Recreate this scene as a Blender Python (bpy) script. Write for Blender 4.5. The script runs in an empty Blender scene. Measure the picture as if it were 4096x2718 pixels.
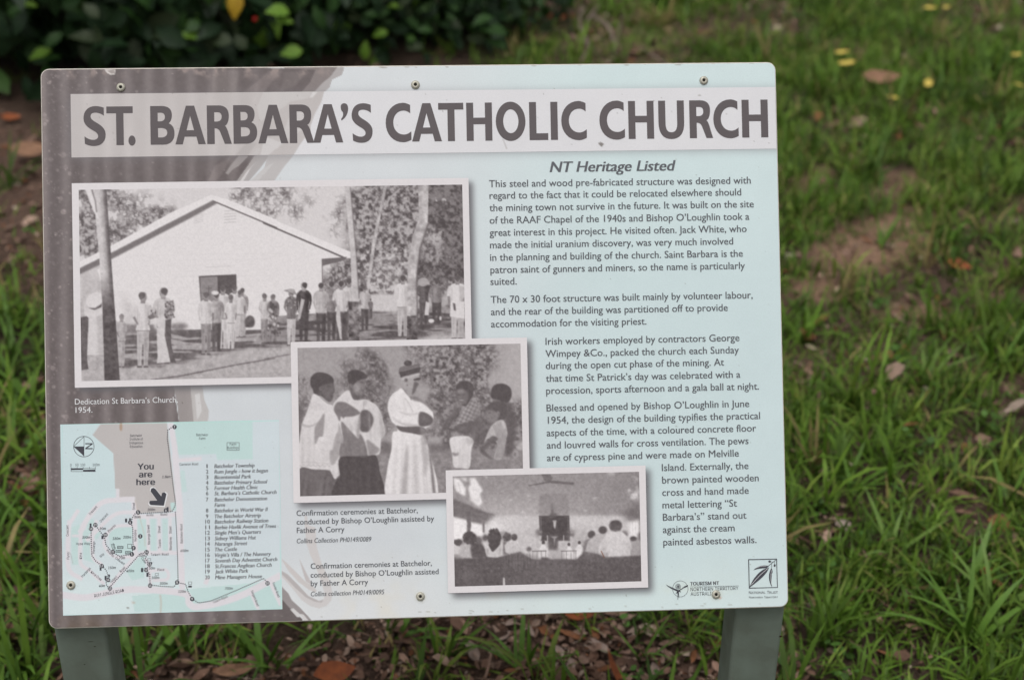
import bpy, bmesh, math, random, os
import numpy as np
from mathutils import Matrix, Vector
random.seed(7); rng = np.random.default_rng(11)
SC = bpy.context.scene
COL = SC.collection
R_ = math.radians

# ------------------------------------------------------------------ camera (solved from the panel's corners and the upright posts)
FPX, CX, CY = 6000.0, 2048.0, 1359.0
PW, PH = 0.900, 0.675                      # panel size in metres
CAM_H = 1.65
CORN = [(161, 275), (3103, 248), (3160, 2426), (200, 2514)]
def homog(src, dst):
    A = []
    for (x, y), (u, v) in zip(src, dst):
        A.append([x, y, 1, 0, 0, 0, -u*x, -u*y, -u]); A.append([0, 0, 0, x, y, 1, -v*x, -v*y, -v])
    return np.linalg.svd(np.array(A, float))[2][-1].reshape(3, 3)
Hm = homog([(0, 0), (PW, 0), (PW, PH), (0, PH)], CORN)
HI = np.linalg.inv(Hm)
KI = np.linalg.inv(np.array([[FPX, 0, CX], [0, FPX, CY], [0, 0, 1.]]))
B_ = KI @ Hm
if B_[2, 2] < 0: B_ = -B_
s_ = 1/np.linalg.norm(B_[:, 0])
r1 = B_[:, 0]*s_; r2 = B_[:, 1]/np.linalg.norm(B_[:, 1]); tl = B_[:, 2]*s_
r2 = r2-r1*(r1@r2); r2 /= np.linalg.norm(r2)
dwn = KI @ np.array([2079, 12237, 1.]); dwn /= np.linalg.norm(dwn)
dwn = dwn-r1*(dwn@r1); dwn /= np.linalg.norm(dwn)
Xw, Zw = r1, -dwn
Yw = np.cross(Zw, Xw)
RW = np.array([Xw, Yw, Zw])                # world <- camera axes
bot = tl+r1*PW/2+r2*PH                     # middle of the panel's lower edge, camera axes
CAM = -(RW @ bot); CAM[2] = CAM_H
PTL = RW @ tl+CAM
PX_, PD_ = RW @ r1, RW @ r2
PN_ = np.cross(PD_, PX_); PN_ = -PN_ if PN_ @ (CAM-PTL) < 0 else PN_
ZB = float((RW @ bot+CAM)[2])              # height of the panel's lower edge
def BW(u, v, h=0.0):
    u = np.asarray(u, float)[..., None]; v = np.asarray(v, float)[..., None]; h = np.asarray(h, float)[..., None]
    return PTL+u*PX_+v*PD_+h*PN_
def pb(x, y):                              # photo pixel -> panel metres
    x = np.asarray(x, float); y = np.asarray(y, float)
    w = HI[2, 0]*x+HI[2, 1]*y+HI[2, 2]
    return (HI[0, 0]*x+HI[0, 1]*y+HI[0, 2])/w, (HI[1, 0]*x+HI[1, 1]*y+HI[1, 2])/w
def bp(u, v):
    w = Hm[2, 0]*u+Hm[2, 1]*v+Hm[2, 2]
    return (Hm[0, 0]*u+Hm[0, 1]*v+Hm[0, 2])/w, (Hm[1, 0]*u+Hm[1, 1]*v+Hm[1, 2])/w
def ray(px, py):
    d = RW @ (KI @ np.array([px, py, 1.])); return d/np.linalg.norm(d)
def G(px, py, z=0.0):                      # photo pixel -> point of the ground
    d = ray(px, py); return CAM+d*((z-CAM[2])/d[2])
def proj(P):                               # world points -> photo pixels
    c = (np.asarray(P, float)-CAM) @ RW
    z = np.maximum(c[..., 2], 1e-3)
    return CX+FPX*c[..., 0]/z, CY+FPX*c[..., 1]/z, c[..., 2]
cam = bpy.data.cameras.new('camera'); camo = bpy.data.objects.new('camera', cam); COL.objects.link(camo)
M = Matrix.Identity(4)
for i in range(3):
    M[i][0] = RW[i, 0]; M[i][1] = -RW[i, 1]; M[i][2] = -RW[i, 2]; M[i][3] = CAM[i]
camo.matrix_world = M
cam.sensor_width = 23.6; cam.lens = FPX/4096*23.6; cam.clip_start = 0.05; cam.clip_end = 2000
cam.dof.use_dof = True; cam.dof.focus_distance = float((bot[2]+tl[2])/2+.0); cam.dof.aperture_fstop = 2.7
SC.camera = camo

# ------------------------------------------------------------------ overcast daylight
SUN_EL, SUN_AZ = R_(74), R_(200)           # azimuth from +Y, clockwise
wd = bpy.data.worlds.new('World'); SC.world = wd; wd.use_nodes = True
nt = wd.node_tree; nt.nodes.clear()
sky = nt.nodes.new('ShaderNodeTexSky'); sky.sky_type = 'NISHITA'; sky.sun_disc = False
sky.sun_elevation = SUN_EL; sky.sun_rotation = SUN_AZ; sky.dust_density = 4.0; sky.air_density = 1.0
hs = nt.nodes.new('ShaderNodeHueSaturation'); hs.inputs['Saturation'].default_value = 0.10
bg = nt.nodes.new('ShaderNodeBackground'); bg.inputs['Strength'].default_value = 0.13
wo = nt.nodes.new('ShaderNodeOutputWorld')
nt.links.new(sky.outputs[0], hs.inputs['Color']); nt.links.new(hs.outputs[0], bg.inputs['Color']); nt.links.new(bg.outputs[0], wo.inputs['Surface'])
sl = bpy.data.lights.new('sun', 'SUN'); sl.energy = 1.0; sl.angle = R_(40); sl.color = (1, .965, .91)
so = bpy.data.objects.new('sun', sl); COL.objects.link(so)
sd = Vector((math.sin(SUN_AZ)*math.cos(SUN_EL), math.cos(SUN_AZ)*math.cos(SUN_EL), math.sin(SUN_EL)))
so.rotation_euler = sd.to_track_quat('Z', 'Y').to_euler(); so.location = (0, -3, 6)
SC.view_settings.view_transform = 'Standard'; SC.view_settings.look = 'None'; SC.view_settings.exposure = 0.08; SC.view_settings.gamma = 1.0
PRINT_GAIN = 1.05                          # print reflectance = the grey read off the photo x this

# ------------------------------------------------------------------ helpers
def lin(c):
    c = np.asarray(c, float)/255.0
    return np.where(c <= .04045, c/12.92, ((c+.055)/1.055)**2.4)
def rgb(*c): return np.array(c, float)
def tag(o, label=None, cat=None, group=None, kind=None):
    if label: o['label'] = label
    if cat: o['category'] = cat
    if group: o['group'] = group
    if kind: o['kind'] = kind
    return o
def link(name, mesh, parent=None):
    o = bpy.data.objects.new(name, mesh); COL.objects.link(o)
    if parent is not None: o.parent = parent
    return o
def empty(name, loc=(0, 0, 0)):
    o = bpy.data.objects.new(name, None); COL.objects.link(o); o.location = loc; o.empty_display_size = .1
    return o
def mesh_np(name, V, faces, mat=None, col=None, smooth=False):
    """V (n,3); faces (m,k) array or list of arrays; col (n,3) linear colours"""
    me = bpy.data.meshes.new(name)
    V = np.asarray(V, np.float32)
    fl = [np.asarray(f, np.int32) for f in (faces if isinstance(faces, list) else [faces]) if len(f)]
    nl = sum(f.size for f in fl); nf = sum(len(f) for f in fl)
    me.vertices.add(len(V)); me.vertices.foreach_set('co', V.ravel())
    me.loops.add(nl); me.polygons.add(nf)
    me.loops.foreach_set('vertex_index', np.concatenate([f.ravel() for f in fl]))
    tot = np.concatenate([np.full(len(f), f.shape[1], np.int32) for f in fl])
    st = np.concatenate([[0], np.cumsum(tot)[:-1]]).astype(np.int32)
    me.polygons.foreach_set('loop_start', st)
    me.polygons.foreach_set('use_smooth', np.full(nf, smooth))
    if col is not None:
        a = me.color_attributes.new('tint', 'FLOAT_COLOR', 'POINT')
        c4 = np.ones((len(V), 4), np.float32); c4[:, :3] = col
        a.data.foreach_set('color', c4.ravel())
    me.update(calc_edges=True)
    if mat: me.materials.append(mat)
    return me
class Nodes:
    def __init__(s, name):
        s.m = bpy.data.materials.new(name); s.m.use_nodes = True; s.t = s.m.node_tree; s.n = s.t.nodes
        s.b = s.n['Principled BSDF']; s.out = s.n['Material Output']
    def a(s, t, **k):
        n = s.n.new(t)
        for q, v in k.items(): setattr(n, q, v)
        return n
    def l(s, x, y): s.t.links.new(x, y)
    def noise(s, scale, detail=3, rough=.55, co=None):
        n = s.a('ShaderNodeTexNoise'); n.inputs['Scale'].default_value = scale; n.inputs['Detail'].default_value = detail; n.inputs['Roughness'].default_value = rough
        if co is None: co = s.a('ShaderNodeTexCoord').outputs['Object']
        s.l(co, n.inputs['Vector']); return n.outputs['Fac']
    def mrange(s, x, a, b, c, d):
        n = s.a('ShaderNodeMapRange'); s.l(x, n.inputs[0])
        for i, v in enumerate((a, b, c, d)): n.inputs[i+1].default_value = v
        return n.outputs[0]
    def mix(s, f, A, B, mode='MIX'):
        n = s.a('ShaderNodeMix', data_type='RGBA', blend_type=mode)
        if isinstance(f, (int, float)): n.inputs[0].default_value = f
        else: s.l(f, n.inputs[0])
        for i, v in ((6, A), (7, B)):
            if hasattr(v, 'is_output'): s.l(v, n.inputs[i])
            else: n.inputs[i].default_value = (*v, 1)
        return n.outputs[2]
    def gray(s, x):
        n = s.a('ShaderNodeCombineColor'); [s.l(x, n.inputs[i]) for i in range(3)]; return n.outputs[0]
    def bump(s, x, strength, dist):
        n = s.a('ShaderNodeBump'); n.inputs['Strength'].default_value = strength; n.inputs['Distance'].default_value = dist
        s.l(x, n.inputs['Height']); s.l(n.outputs[0], s.b.inputs['Normal'])
def mat_tint(name, rough=.5, spec=.4, gain=.06, scale=900, translucent=0.0, bump=None):
    N = Nodes(name)
    at = N.a('ShaderNodeAttribute', attribute_name='tint')
    f = N.mrange(N.noise(scale, 2), .25, .75, 1-gain, 1+gain)
    c = N.mix(1.0, at.outputs['Color'], N.gray(f), 'MULTIPLY')
    N.l(c, N.b.inputs['Base Color']); N.b.inputs['Roughness'].default_value = rough; N.b.inputs['Specular IOR Level'].default_value = spec
    if bump: N.bump(N.noise(bump[0], 3), bump[1], bump[2])
    if translucent:
        t = N.a('ShaderNodeBsdfTranslucent'); N.l(c, t.inputs['Color'])
        mx = N.a('ShaderNodeMixShader'); mx.inputs[0].default_value = translucent
        N.l(N.b.outputs[0], mx.inputs[1]); N.l(t.outputs[0], mx.inputs[2]); N.l(mx.outputs[0], N.out.inputs['Surface'])
    return N.m
def mat_flat(name, col, rough=.5, spec=.4, var=.08, scale=60, bump=None, metallic=0, col2=None):
    N = Nodes(name)
    f = N.noise(scale, 4)
    if col2 is None: col2 = tuple(c*(1-2*var) for c in col)
    c = N.mix(N.mrange(f, .35, .65, 0, 1), col, col2)
    N.l(c, N.b.inputs['Base Color']); N.b.inputs['Roughness'].default_value = rough; N.b.inputs['Specular IOR Level'].default_value = spec; N.b.inputs['Metallic'].default_value = metallic
    if bump: N.bump(N.noise(bump[0], 4), bump[1], bump[2])
    return N.m
M_print = mat_tint('faded_print', .42, .35, .035, 700)
def ink(name, c): 
    return mat_flat(name, tuple(lin(c)*PRINT_GAIN), .45, .35, .02, 300)
M_ink = ink('grey_ink', (92, 94, 99)); M_title = ink('title_ink', (92, 85, 87)); M_white = ink('white_ink', (222, 222, 224)); M_dark = ink('map_ink', (66, 66, 74)); M_pale = ink('photo_border_white', (221, 216, 218))
M_edge = mat_flat('panel_edge', tuple(lin((216, 209, 198))), .5, .4, .1, 80)
M_back = mat_flat('panel_back', (.35, .35, .34), .5, .4)
M_post = mat_flat('green_post_paint', (.185, .225, .19), .55, .35, .07, 25, (180, .15, .002), col2=(.15, .175, .145))
M_rivet = mat_flat('rivet_metal', (.52, .50, .42), .42, .5, .15, 300, metallic=.35)
M_hole = mat_flat('rivet_hole', (.02, .018, .016), .8, .2)
M_rust = mat_flat('rust', (.05, .022, .012), .9, .1, .2, 400)

# ------------------------------------------------------------------ painting of the flat print (numbers -> per-vertex ink)
CR = {'A': (100, 200, 1400/2363), 'B': (1400, 200, 1800/2363), 'c3': (260, 700, 840/1463), 'c4': (1060, 700, 860/1498), 'c5': (1140, 1320, 1000/2119),
      'c6': (1760, 1840, 880/2363), 'm': (220, 1660, 960/1836), 't1': (1900, 600, 1220/2363), 't2': (2100, 1300, 1080/1841), 't3': (1100, 1980, 800/2363),
      'lg': (2500, 2180, 720/2363), 'br': (850, 250, 600/1882), 'bs': (150, 1550, 1100/2363), 'bo': (1000, 2000, 400/1206), 'f': (0, 0, 4096/2363), 'p': (0, 0, 1.0)}
def P(k, pts):
    x0, y0, s = CR[k]; a = np.array(pts, float); return np.stack([x0+a[:, 0]*s, y0+a[:, 1]*s], 1)
def vnoise(h, w, cell, seed, cellx=None):
    cellx = cellx or cell; r = np.random.default_rng(seed); gh, gw = int(h/cell)+3, int(w/cellx)+3
    g = r.random((gh, gw)); y = np.arange(h)/cell; x = np.arange(w)/cellx
    iy, ix = y.astype(int), x.astype(int); fy, fx = y-iy, x-ix
    fy = fy*fy*(3-2*fy); fx = fx*fx*(3-2*fx)
    a = g[iy][:, ix]; b = g[iy][:, ix+1]; c = g[iy+1][:, ix]; d = g[iy+1][:, ix+1]
    return (a*(1-fx)+b*fx)*(1-fy[:, None])+(c*(1-fx)+d*fx)*fy[:, None]
def fbm(h, w, cell, seed, octv=4):
    t = np.zeros((h, w)); a, s = 1.0, 0
    for i in range(octv):
        if cell < 1.5: break
        t += a*vnoise(h, w, cell, seed+i); s += a; a *= .6; cell *= .5
    return t/s
def blur(a, r):
    if r <= 0: return a
    n = int(3*r)+1; k = np.exp(-.5*(np.arange(-n, n+1)/r)**2); k /= k.sum()
    def c1(x):
        p = np.pad(x, [(n, n)]+[(0, 0)]*(x.ndim-1), mode='edge'); o = np.zeros_like(x)
        for i, q in enumerate(k): o += q*p[i:i+x.shape[0]]
        return o
    return np.swapaxes(c1(np.swapaxes(c1(a), 0, 1)), 0, 1)
class Canvas:
    def __init__(s, u0, v0, u1, v1, res, col):
        s.u0, s.v0, s.u1, s.v1, s.res = u0, v0, u1, v1, res
        s.w, s.h = int((u1-u0)/res)+1, int((v1-v0)/res)+1
        s.im = np.empty((s.h, s.w, 3)); s.im[:] = col
        uu, vv = np.meshgrid(u0+(np.arange(s.w)+.5)*res, v0+(np.arange(s.h)+.5)*res)
        s.X, s.Y = bp(uu, vv)               # photo pixel of every canvas cell
    def cover_box(s, pts, pad=0):           # anti-aliased coverage of a polygon given in photo pixels, inside its box
        u, v = pb(pts[:, 0], pts[:, 1]); x = (u-s.u0)/s.res; y = (v-s.v0)/s.res
        bx0, bx1 = max(0, int(x.min())-pad-1), min(s.w, int(x.max())+pad+2); by0, by1 = max(0, int(y.min())-pad-1), min(s.h, int(y.max())+pad+2)
        if bx1 <= bx0 or by1 <= by0: return None
        x = x-bx0; y = y-by0; W_, H_ = bx1-bx0, by1-by0
        m = np.zeros((H_, W_)); SS = 3
        r0, r1_ = max(0, int(y.min())), min(H_-1, int(y.max())+1)
        x2, y2 = np.roll(x, -1), np.roll(y, -1)
        for r in range(r0, r1_+1):
            for q in range(SS):
                yy = r+(q+.5)/SS
                k = (y <= yy) != (y2 <= yy)
                if not k.any(): continue
                xs = np.sort(x[k]+(yy-y[k])*(x2[k]-x[k])/(y2[k]-y[k]))
                for a, b in zip(xs[::2], xs[1::2]):
                    a, b = max(a, 0), min(b, W_-1e-6)
                    if b <= a: continue
                    ia, ib = int(a), int(b)
                    if ia == ib: m[r, ia] += (b-a)/SS
                    else:
                        m[r, ia] += (ia+1-a)/SS; m[r, ib] += (b-ib)/SS; m[r, ia+1:ib] += 1/SS
        return m, (slice(by0, by1), slice(bx0, bx1))
    def cover(s, pts):
        o = np.zeros((s.h, s.w)); q = s.cover_box(pts)
        if q: o[q[1]] = q[0]
        return o
    def fill(s, m, col, alpha=1.0):
        m = (np.asarray(m)*alpha)[..., None]; s.im = s.im*(1-m)+np.asarray(col, float)*m
    def poly(s, k, pts, col, alpha=1.0, soft=0, tex=None):
        q = s.cover_box(P(k, pts), int(3*soft)+1)
        if not q or alpha == 0: return
        m, sl = q
        if soft: m = blur(m, soft)
        if tex is not None: m = m*tex[sl]
        if np.isscalar(col): col = tone(col)
        m = (m*alpha)[..., None]; s.im[sl] = s.im[sl]*(1-m)+np.asarray(col, float)*m
    def ell(s, k, cx, cy, rx, ry, col, alpha=1.0, soft=0, rot=0, tex=None):
        t = np.linspace(0, 2*np.pi, 28, endpoint=False); c, q = math.cos(rot), math.sin(rot)
        a, b = rx*np.cos(t), ry*np.sin(t)
        s.poly(k, np.stack([cx+a*c-b*q, cy+a*q+b*c], 1), col, alpha, soft, tex)
    def line(s, k, pts, wd, col, alpha=1.0, soft=0):
        s.poly(k, ribbon(pts, wd), col, alpha, soft)
    def at(s, u, v):
        x = np.clip((u-s.u0)/s.res-.5, 0, s.w-1.001); y = np.clip((v-s.v0)/s.res-.5, 0, s.h-1.001)
        ix, iy = x.astype(int), y.astype(int); fx, fy = (x-ix)[..., None], (y-iy)[..., None]
        a = s.im
        return (a[iy, ix]*(1-fx)+a[iy, ix+1]*fx)*(1-fy)+(a[iy+1, ix]*(1-fx)+a[iy+1, ix+1]*fx)*fy
def ribbon(pts, wd):
    p = np.array(pts, float); d = np.gradient(p, axis=0); d /= np.linalg.norm(d, axis=1)[:, None]+1e-9
    n = np.stack([-d[:, 1], d[:, 0]], 1)*(np.asarray(wd, float).reshape(-1, 1)/2)
    return np.concatenate([p+n, (p-n)[::-1]])
def smooth(pts, n=8):
    p = np.array(pts, float); q = np.concatenate([[2*p[0]-p[1]], p, [2*p[-1]-p[-2]]]); o = []
    for i in range(len(p)-1):
        a, b, c, d = q[i:i+4]
        for t in np.arange(n)/n:
            o.append(.5*((2*b)+(-a+c)*t+(2*a-5*b+4*c-d)*t*t+(-a+3*b-3*c+d)*t**3))
    o.append(p[-1]); return np.array(o)
def tone(v): return np.array([70, 62, 63])+(np.array([228, 223, 224])-np.array([70, 62, 63]))*((v-.29)/.61)
def rect_of(k, tl_, tr_, br_, bl_):
    p = P(k, [tl_, tr_, br_, bl_]) if k else np.array([tl_, tr_, br_, bl_], float)
    u, v = pb(p[:, 0], p[:, 1])
    return (u[0]+u[3])/2, (v[0]+v[1])/2, (u[1]+u[2])/2, (v[2]+v[3])/2
def csm(pts, n=5):                          # closed smooth outline
    p = np.array(pts, float); o = []
    for i in range(len(p)):
        a, b, c, d = p[i-1], p[i], p[(i+1) % len(p)], p[(i+2) % len(p)]
        for t in np.arange(n)/n: o.append(.5*((2*b)+(-a+c)*t+(2*a-5*b+4*c-d)*t*t+(-a+3*b-3*c+d)*t**3))
    return np.array(o)
sstep = lambda x, a, b: (lambda t: t*t*(3-2*t))(np.clip((x-a)/(b-a), 0, 1))

# --- where the printed pieces lie on the panel
u, v = pb(*P('c3', [(52, 50)])[0]); u2, v2 = pb(*P('c4', [(1420, 28)])[0]); u3, v3 = pb(*P('c3', [(72, 1480)])[0])
PH1 = ((u+u3)/2, (v+v2)/2, u2, v3)
u, v = pb(318, 755.7); u2, v2 = pb(1850, 742); u3, v3 = pb(328, 1522.8)
PI1 = ((u+u3)/2, (v+v2)/2, u2, v3)
u, v = pb(1169, 1365); u2, v2 = pb(2111, 1351); u3, v3 = pb(1175, 2010); u4, v4 = pb(2121.6, 1867)
PH2 = ((u+u3)/2, (v+v2)/2, (u2+u4)/2, v3)
u, v = pb(1195, 1389); u2, v2 = pb(2086, 1375); u3, v3 = pb(1203, 1983); u4, v4 = pb(2094, 1869)
PI2 = ((u+u3)/2, (v+v2)/2, (u2+u4)/2, v3)
PH3 = rect_of('p', (1789, 1876), (2586, 1863), (2597, 2349), (1795, 2368))
PI3 = rect_of('p', (1816, 1901), (2560, 1887), (2570, 2324), (1823, 2341))
MAP = rect_of('p', (251, 1694), (1124, 1679), (1131, 2433), (252, 2461))
_, bv0 = pb(282.5, 373); _, bv1 = pb(3105, 352); _, bv2 = pb(288, 625.4); _, bv3 = pb(3110, 600); bu, _ = pb(285, 500)
BAN = (float(bu), float(bv0+bv1)/2, PW-.0008, float(bv2+bv3)/2)

# --- panel background
C0 = Canvas(0, 0, PW, PH, .0006, (205, 208, 212))
X, Y = C0.X, C0.Y
f = sstep(X, 1500, 2500)[..., None]; g = sstep(Y, 1500, 250)[..., None]; bt = sstep(Y, 2150, 2450)[..., None]
C0.im = (rgb(205, 209, 213)*(1-f)+rgb(199, 215, 217)*f)+g*rgb(6, 6, 5)+bt*rgb(8, 6, 4)
C0.im += (fbm(C0.h, C0.w, 60, 3, 4)[..., None]-.5)*6
# brushed brown wash on the left
DK, MD, LT = (103, 94, 94), (131, 122, 121), (172, 167, 167)
left = [(120, 230), (1262, 280), (1240, 330), (1205, 369), (1020, 625), (948, 725), (760, 1150), (700, 1550), (715, 1690), (900, 2050), (1130, 2390), (1215, 2474), (1215, 2600), (100, 2600)]
C0.poly('br', [(900, 60), (1650, 60), (1645, 95), (1620, 160), (1500, 215), (1470, 310), (1400, 380), (900, 380)], LT); C0.poly('br', [(900, 60), (1565, 60), (1560, 85), (1480, 180), (1380, 260), (1270, 380), (900, 380)], MD)
C0.poly('p', left, DK)
C0.poly('br', [(1350, 105), (1350, 60), (1565, 60), (1560, 85), (1480, 180), (1380, 260), (1270, 380), (1110, 380), (1200, 320), (1260, 240), (1265, 200)], MD)
C0.poly('br', [(1565, 60), (1650, 60), (1645, 95), (1620, 160), (1500, 215), (1470, 310), (1400, 380), (1270, 380), (1380, 260), (1480, 180)], LT)
for pts, c, a in ([(700, 110), (880, 110), (760, 230), (640, 380), (380, 380), (560, 240)], (128, 118, 117), .7), ([(0, 100), (330, 100), (300, 380), (0, 380)], (126, 117, 115), .5), ([(900, 120), (1180, 110), (1060, 280), (850, 370), (880, 240)], (122, 113, 112), .6), ([(1100, 240), (1110, 330), (1040, 375), (980, 375)], (100, 90, 91), .8):
    C0.poly('br', pts, c, a, 1.5)
for pts, c in ([(330, 1170), (460, 1170), (330, 1300), (260, 1340), (200, 1405), (165, 1390), (210, 1320)], (152, 145, 144)), ([(530, 1165), (620, 1165), (480, 1320), (390, 1500), (300, 1500), (430, 1320)], (170, 164, 163)), ([(560, 1240), (590, 1240), (470, 1400), (390, 1500), (340, 1500), (440, 1360)], (208, 204, 204)), ([(610, 1165), (720, 1165), (600, 1330), (450, 1500), (385, 1500), (480, 1330)], (172, 167, 167)), ([(700, 1165), (1020, 1165), (900, 1310), (770, 1500), (540, 1500), (650, 1330)], (187, 183, 183)), ([(640, 1330), (780, 1250), (640, 1420), (560, 1500), (460, 1500)], (196, 193, 193)):
    C0.poly('br', pts, c)
C0.poly('br', [(30, 1300), (240, 1180), (120, 1400), (40, 1500), (-60, 1500)], (128, 118, 117), .6, 1)
for pts, c in ([(1175, -20), (1330, -20), (1355, 300), (1225, 300), (1210, 150)], (151, 144, 143)), ([(1320, -20), (1425, -20), (1440, 100), (1482, 200), (1470, 300), (1350, 300)], (187, 183, 182)), ([(1360, 60), (1400, 40), (1420, 200), (1380, 280)], (205, 203, 203)), ([(770, -20), (1175, -20), (1225, 300), (1000, 300), (850, 240)], (106, 97, 97)):
    C0.poly('bs', pts, c)
for pts, c in (([(385, 690), (470, 760), (560, 850), (690, 980), (750, 1010), (820, 1080), (810, 1110), (720, 1070), (600, 980), (480, 850)], (199, 194, 193)),
               ([(385, 840), (470, 890), (600, 1020), (720, 1150), (850, 1210), (900, 1195), (920, 1130), (850, 900), (740, 650), (690, 500), (670, 180), (700, 180), (720, 300), (800, 320), (810, 400), (820, 560), (880, 760), (970, 950), (1010, 1100), (1000, 1200), (940, 1270), (850, 1300), (740, 1270), (640, 1200), (520, 1050), (385, 900)], (202, 198, 198)),
               ([(385, 840), (470, 890), (600, 1020), (720, 1150), (850, 1210), (905, 1190), (880, 1230), (790, 1215), (690, 1165), (560, 1050), (385, 870)], (180, 174, 174)),
               ([(610, 700), (740, 960), (760, 1010), (690, 975), (650, 850)], (190, 184, 184)),
               ([(385, 1020), (480, 1120), (520, 1200), (620, 1290), (750, 1430), (770, 1480), (720, 1480), (600, 1350), (500, 1300), (385, 1170)], (150, 143, 143)),
               ([(500, 1310), (540, 1295), (620, 1370), (612, 1402), (580, 1400)], (206, 203, 203)), ([(620, 1370), (660, 1370), (720, 1440), (740, 1480), (690, 1480)], (206, 203, 203))):
    C0.poly('bo', pts, c)
brown = np.clip((165-C0.im[..., 0])/50, 0, 1)
# water-streak stains, pale speckle and chalking on the wash
wob = vnoise(C0.h, C0.w, 260, 41)*60
st = (.5+.5*np.sin(2*np.pi*(X+wob*.3)/84))**1.6*(.35+.65*fbm(C0.h, C0.w, 120, 5, 3))
C0.im += (brown*st*28*sstep(X, 1250, 900))[..., None]
C0.im += (brown*(fbm(C0.h, C0.w, 6, 8, 3)-.5)*13)[..., None]
C0.fill(brown*sstep(fbm(C0.h, C0.w, 26, 91, 4), .55, .75)*sstep(Y, 330, 280), (158, 143, 138), .8)
C0.fill(brown*sstep(X-163-(Y-275)*.0175, 26, 8), (140, 128, 126), .5)
for i in range(1500):
    x = 165+abs(rng.normal(0, 1))*(120 if i % 3 else 480); y = rng.uniform(285, 2500)
    if x > 1150: continue
    u, v = pb(x, y); ix, iy = int(u/C0.res), int(v/C0.res); r = max(.9, rng.gamma(1.5, .75))
    R = int(r)+2
    if ix < R or iy < R or ix >= C0.w-R or iy >= C0.h-R or brown[iy, ix] < .8: continue
    yy, xx = np.mgrid[-R:R+1, -R:R+1]; m = np.clip(r+.5-np.hypot(xx, yy), 0, 1)*rng.uniform(.2, .75)
    t = C0.im[iy-R:iy+R+1, ix-R:ix+R+1]; t += m[..., None]*rgb(40, 38, 37)
# printed soft shadows round the banner and the photographs
def shadow(c, rect, dx, dy, rad, dark, col=(96, 94, 98)):
    m = np.zeros((c.h, c.w)); a = [(rect[0]+dx-c.u0)/c.res, (rect[1]+dy-c.v0)/c.res, (rect[2]+dx-c.u0)/c.res, (rect[3]+dy-c.v0)/c.res]; a = [int(max(0, q)) for q in a]
    m[a[1]:a[3], a[0]:a[2]] = 1; c.fill(blur(m, rad/c.res), col, dark)
shadow(C0, (BAN[0], BAN[1]+.001, PW+.05, BAN[3]-.001), 0, 0.002, .0055, .74, (128, 126, 130))
shadow(C0, PH1, .0050, .0055, .0034, .92); shadow(C0, PH2, .0058, .0058, .0036, .92); shadow(C0, PH3, .0058, .0060, .0038, .88)
# dirt specks, insect marks, rust by the rivet, the torn nick on the upper edge
for i in range(420):
    u, v = rng.uniform(.005, PW-.005), rng.uniform(.005, PH-.005); ix, iy = int(u/C0.res), int(v/C0.res); r = rng.choice([.6, .7, .8, 1.1, 1.5], p=[.4, .3, .18, .08, .04])
    yy, xx = np.mgrid[-3:4, -3:4]
    if 4 < ix < C0.w-5 and 4 < iy < C0.h-5 and brown[iy, ix] < .3:
        t = C0.im[iy-3:iy+4, ix-3:ix+4]; m = np.clip(r+.3-np.hypot(xx*rng.uniform(.7, 1.3), yy), 0, 1)*rng.uniform(.25, .8)
        t *= 1-m[..., None]*rgb(.45, .5, .55)
C0.poly('A', [(535, 130), (610, 128), (607, 165), (580, 170), (552, 155)], (206, 200, 197)); C0.poly('A', [(555, 140), (600, 132), (604, 158), (582, 160)], (150, 140, 137), .8, .5)
C0.ell('lg', 1262, 684, 20, 17, (190, 160, 146), .9, .8); C0.ell('lg', 1215, 650, 75, 62, (196, 190, 172), .45, 4)
C0.ell('t3', 1734, 1193, 58, 60, (196, 192, 172), .5, 3)
for k in range(26):
    x = rng.uniform(200, 3100); C0.ell('p', x, 275-(x-161)*.0092+rng.uniform(2, 9), rng.uniform(3, 14), 2.2, (120, 108, 96), .5, .5)
    C0.ell('p', 700+x*.78, 2502-(500+x*.78)*.0297-rng.uniform(2, 16), rng.uniform(3, 10), 2.0, (140, 138, 128), .5, .5)
C0.im += bt*sstep(fbm(C0.h, C0.w, 90, 77, 4), .5, .8)[..., None]*rgb(2, -2, -10)

# --- banner: a pale veil over the wash
C1 = Canvas(BAN[0], BAN[1], BAN[2], BAN[3], .0006, (216, 215, 218))
n1 = fbm(C1.h, C1.w, 50, 12, 4)
C1.poly('br', [(-2600, 300), (1405, 300), (1400, 375), (1365, 500), (1280, 660), (1235, 790), (1230, 860), (1100, 1030), (1010, 1180), (-2600, 1300)], (189, 183, 182))
for pts, c, a in ([(640, 370), (1250, 370), (1200, 450), (980, 490), (900, 560), (600, 740), (560, 560)], (199, 195, 194), .8), ([(1260, 370), (1320, 370), (1260, 440), (1215, 445)], (214, 211, 211), .9), ([(0, 380), (560, 380), (420, 620), (0, 620)], (186, 180, 179), .7), ([(430, 1010), (560, 1010), (440, 1175), (270, 1175)], (176, 170, 169), .7), ([(660, 930), (880, 1010), (700, 1170), (600, 1170)], (205, 201, 201), .9), ([(560, 1080), (620, 1080), (560, 1175), (480, 1175)], (192, 187, 186), .9), ([(980, 650), (1240, 560), (1150, 830), (900, 1000), (800, 1100)], (204, 200, 200), .6):
    C1.poly('br', pts, c, a, .6)
veil = np.clip((212-C1.im[..., 0])/20, 0, 1)
st1 = (.5+.5*np.sin(2*np.pi*(C1.X+60*.15)/84))**1.6*fbm(C1.h, C1.w, 100, 6, 3)
C1.im += (veil*st1*12*sstep(C1.X, 1250, 800))[..., None]+(n1-.5)[..., None]*5
for k in range(60):
    C1.ell('p', rng.uniform(300, 3090), rng.uniform(370, 620), rng.uniform(1.2, 2.6), rng.uniform(1.2, 2.6), (120, 116, 112), rng.uniform(.3, .8))
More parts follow.
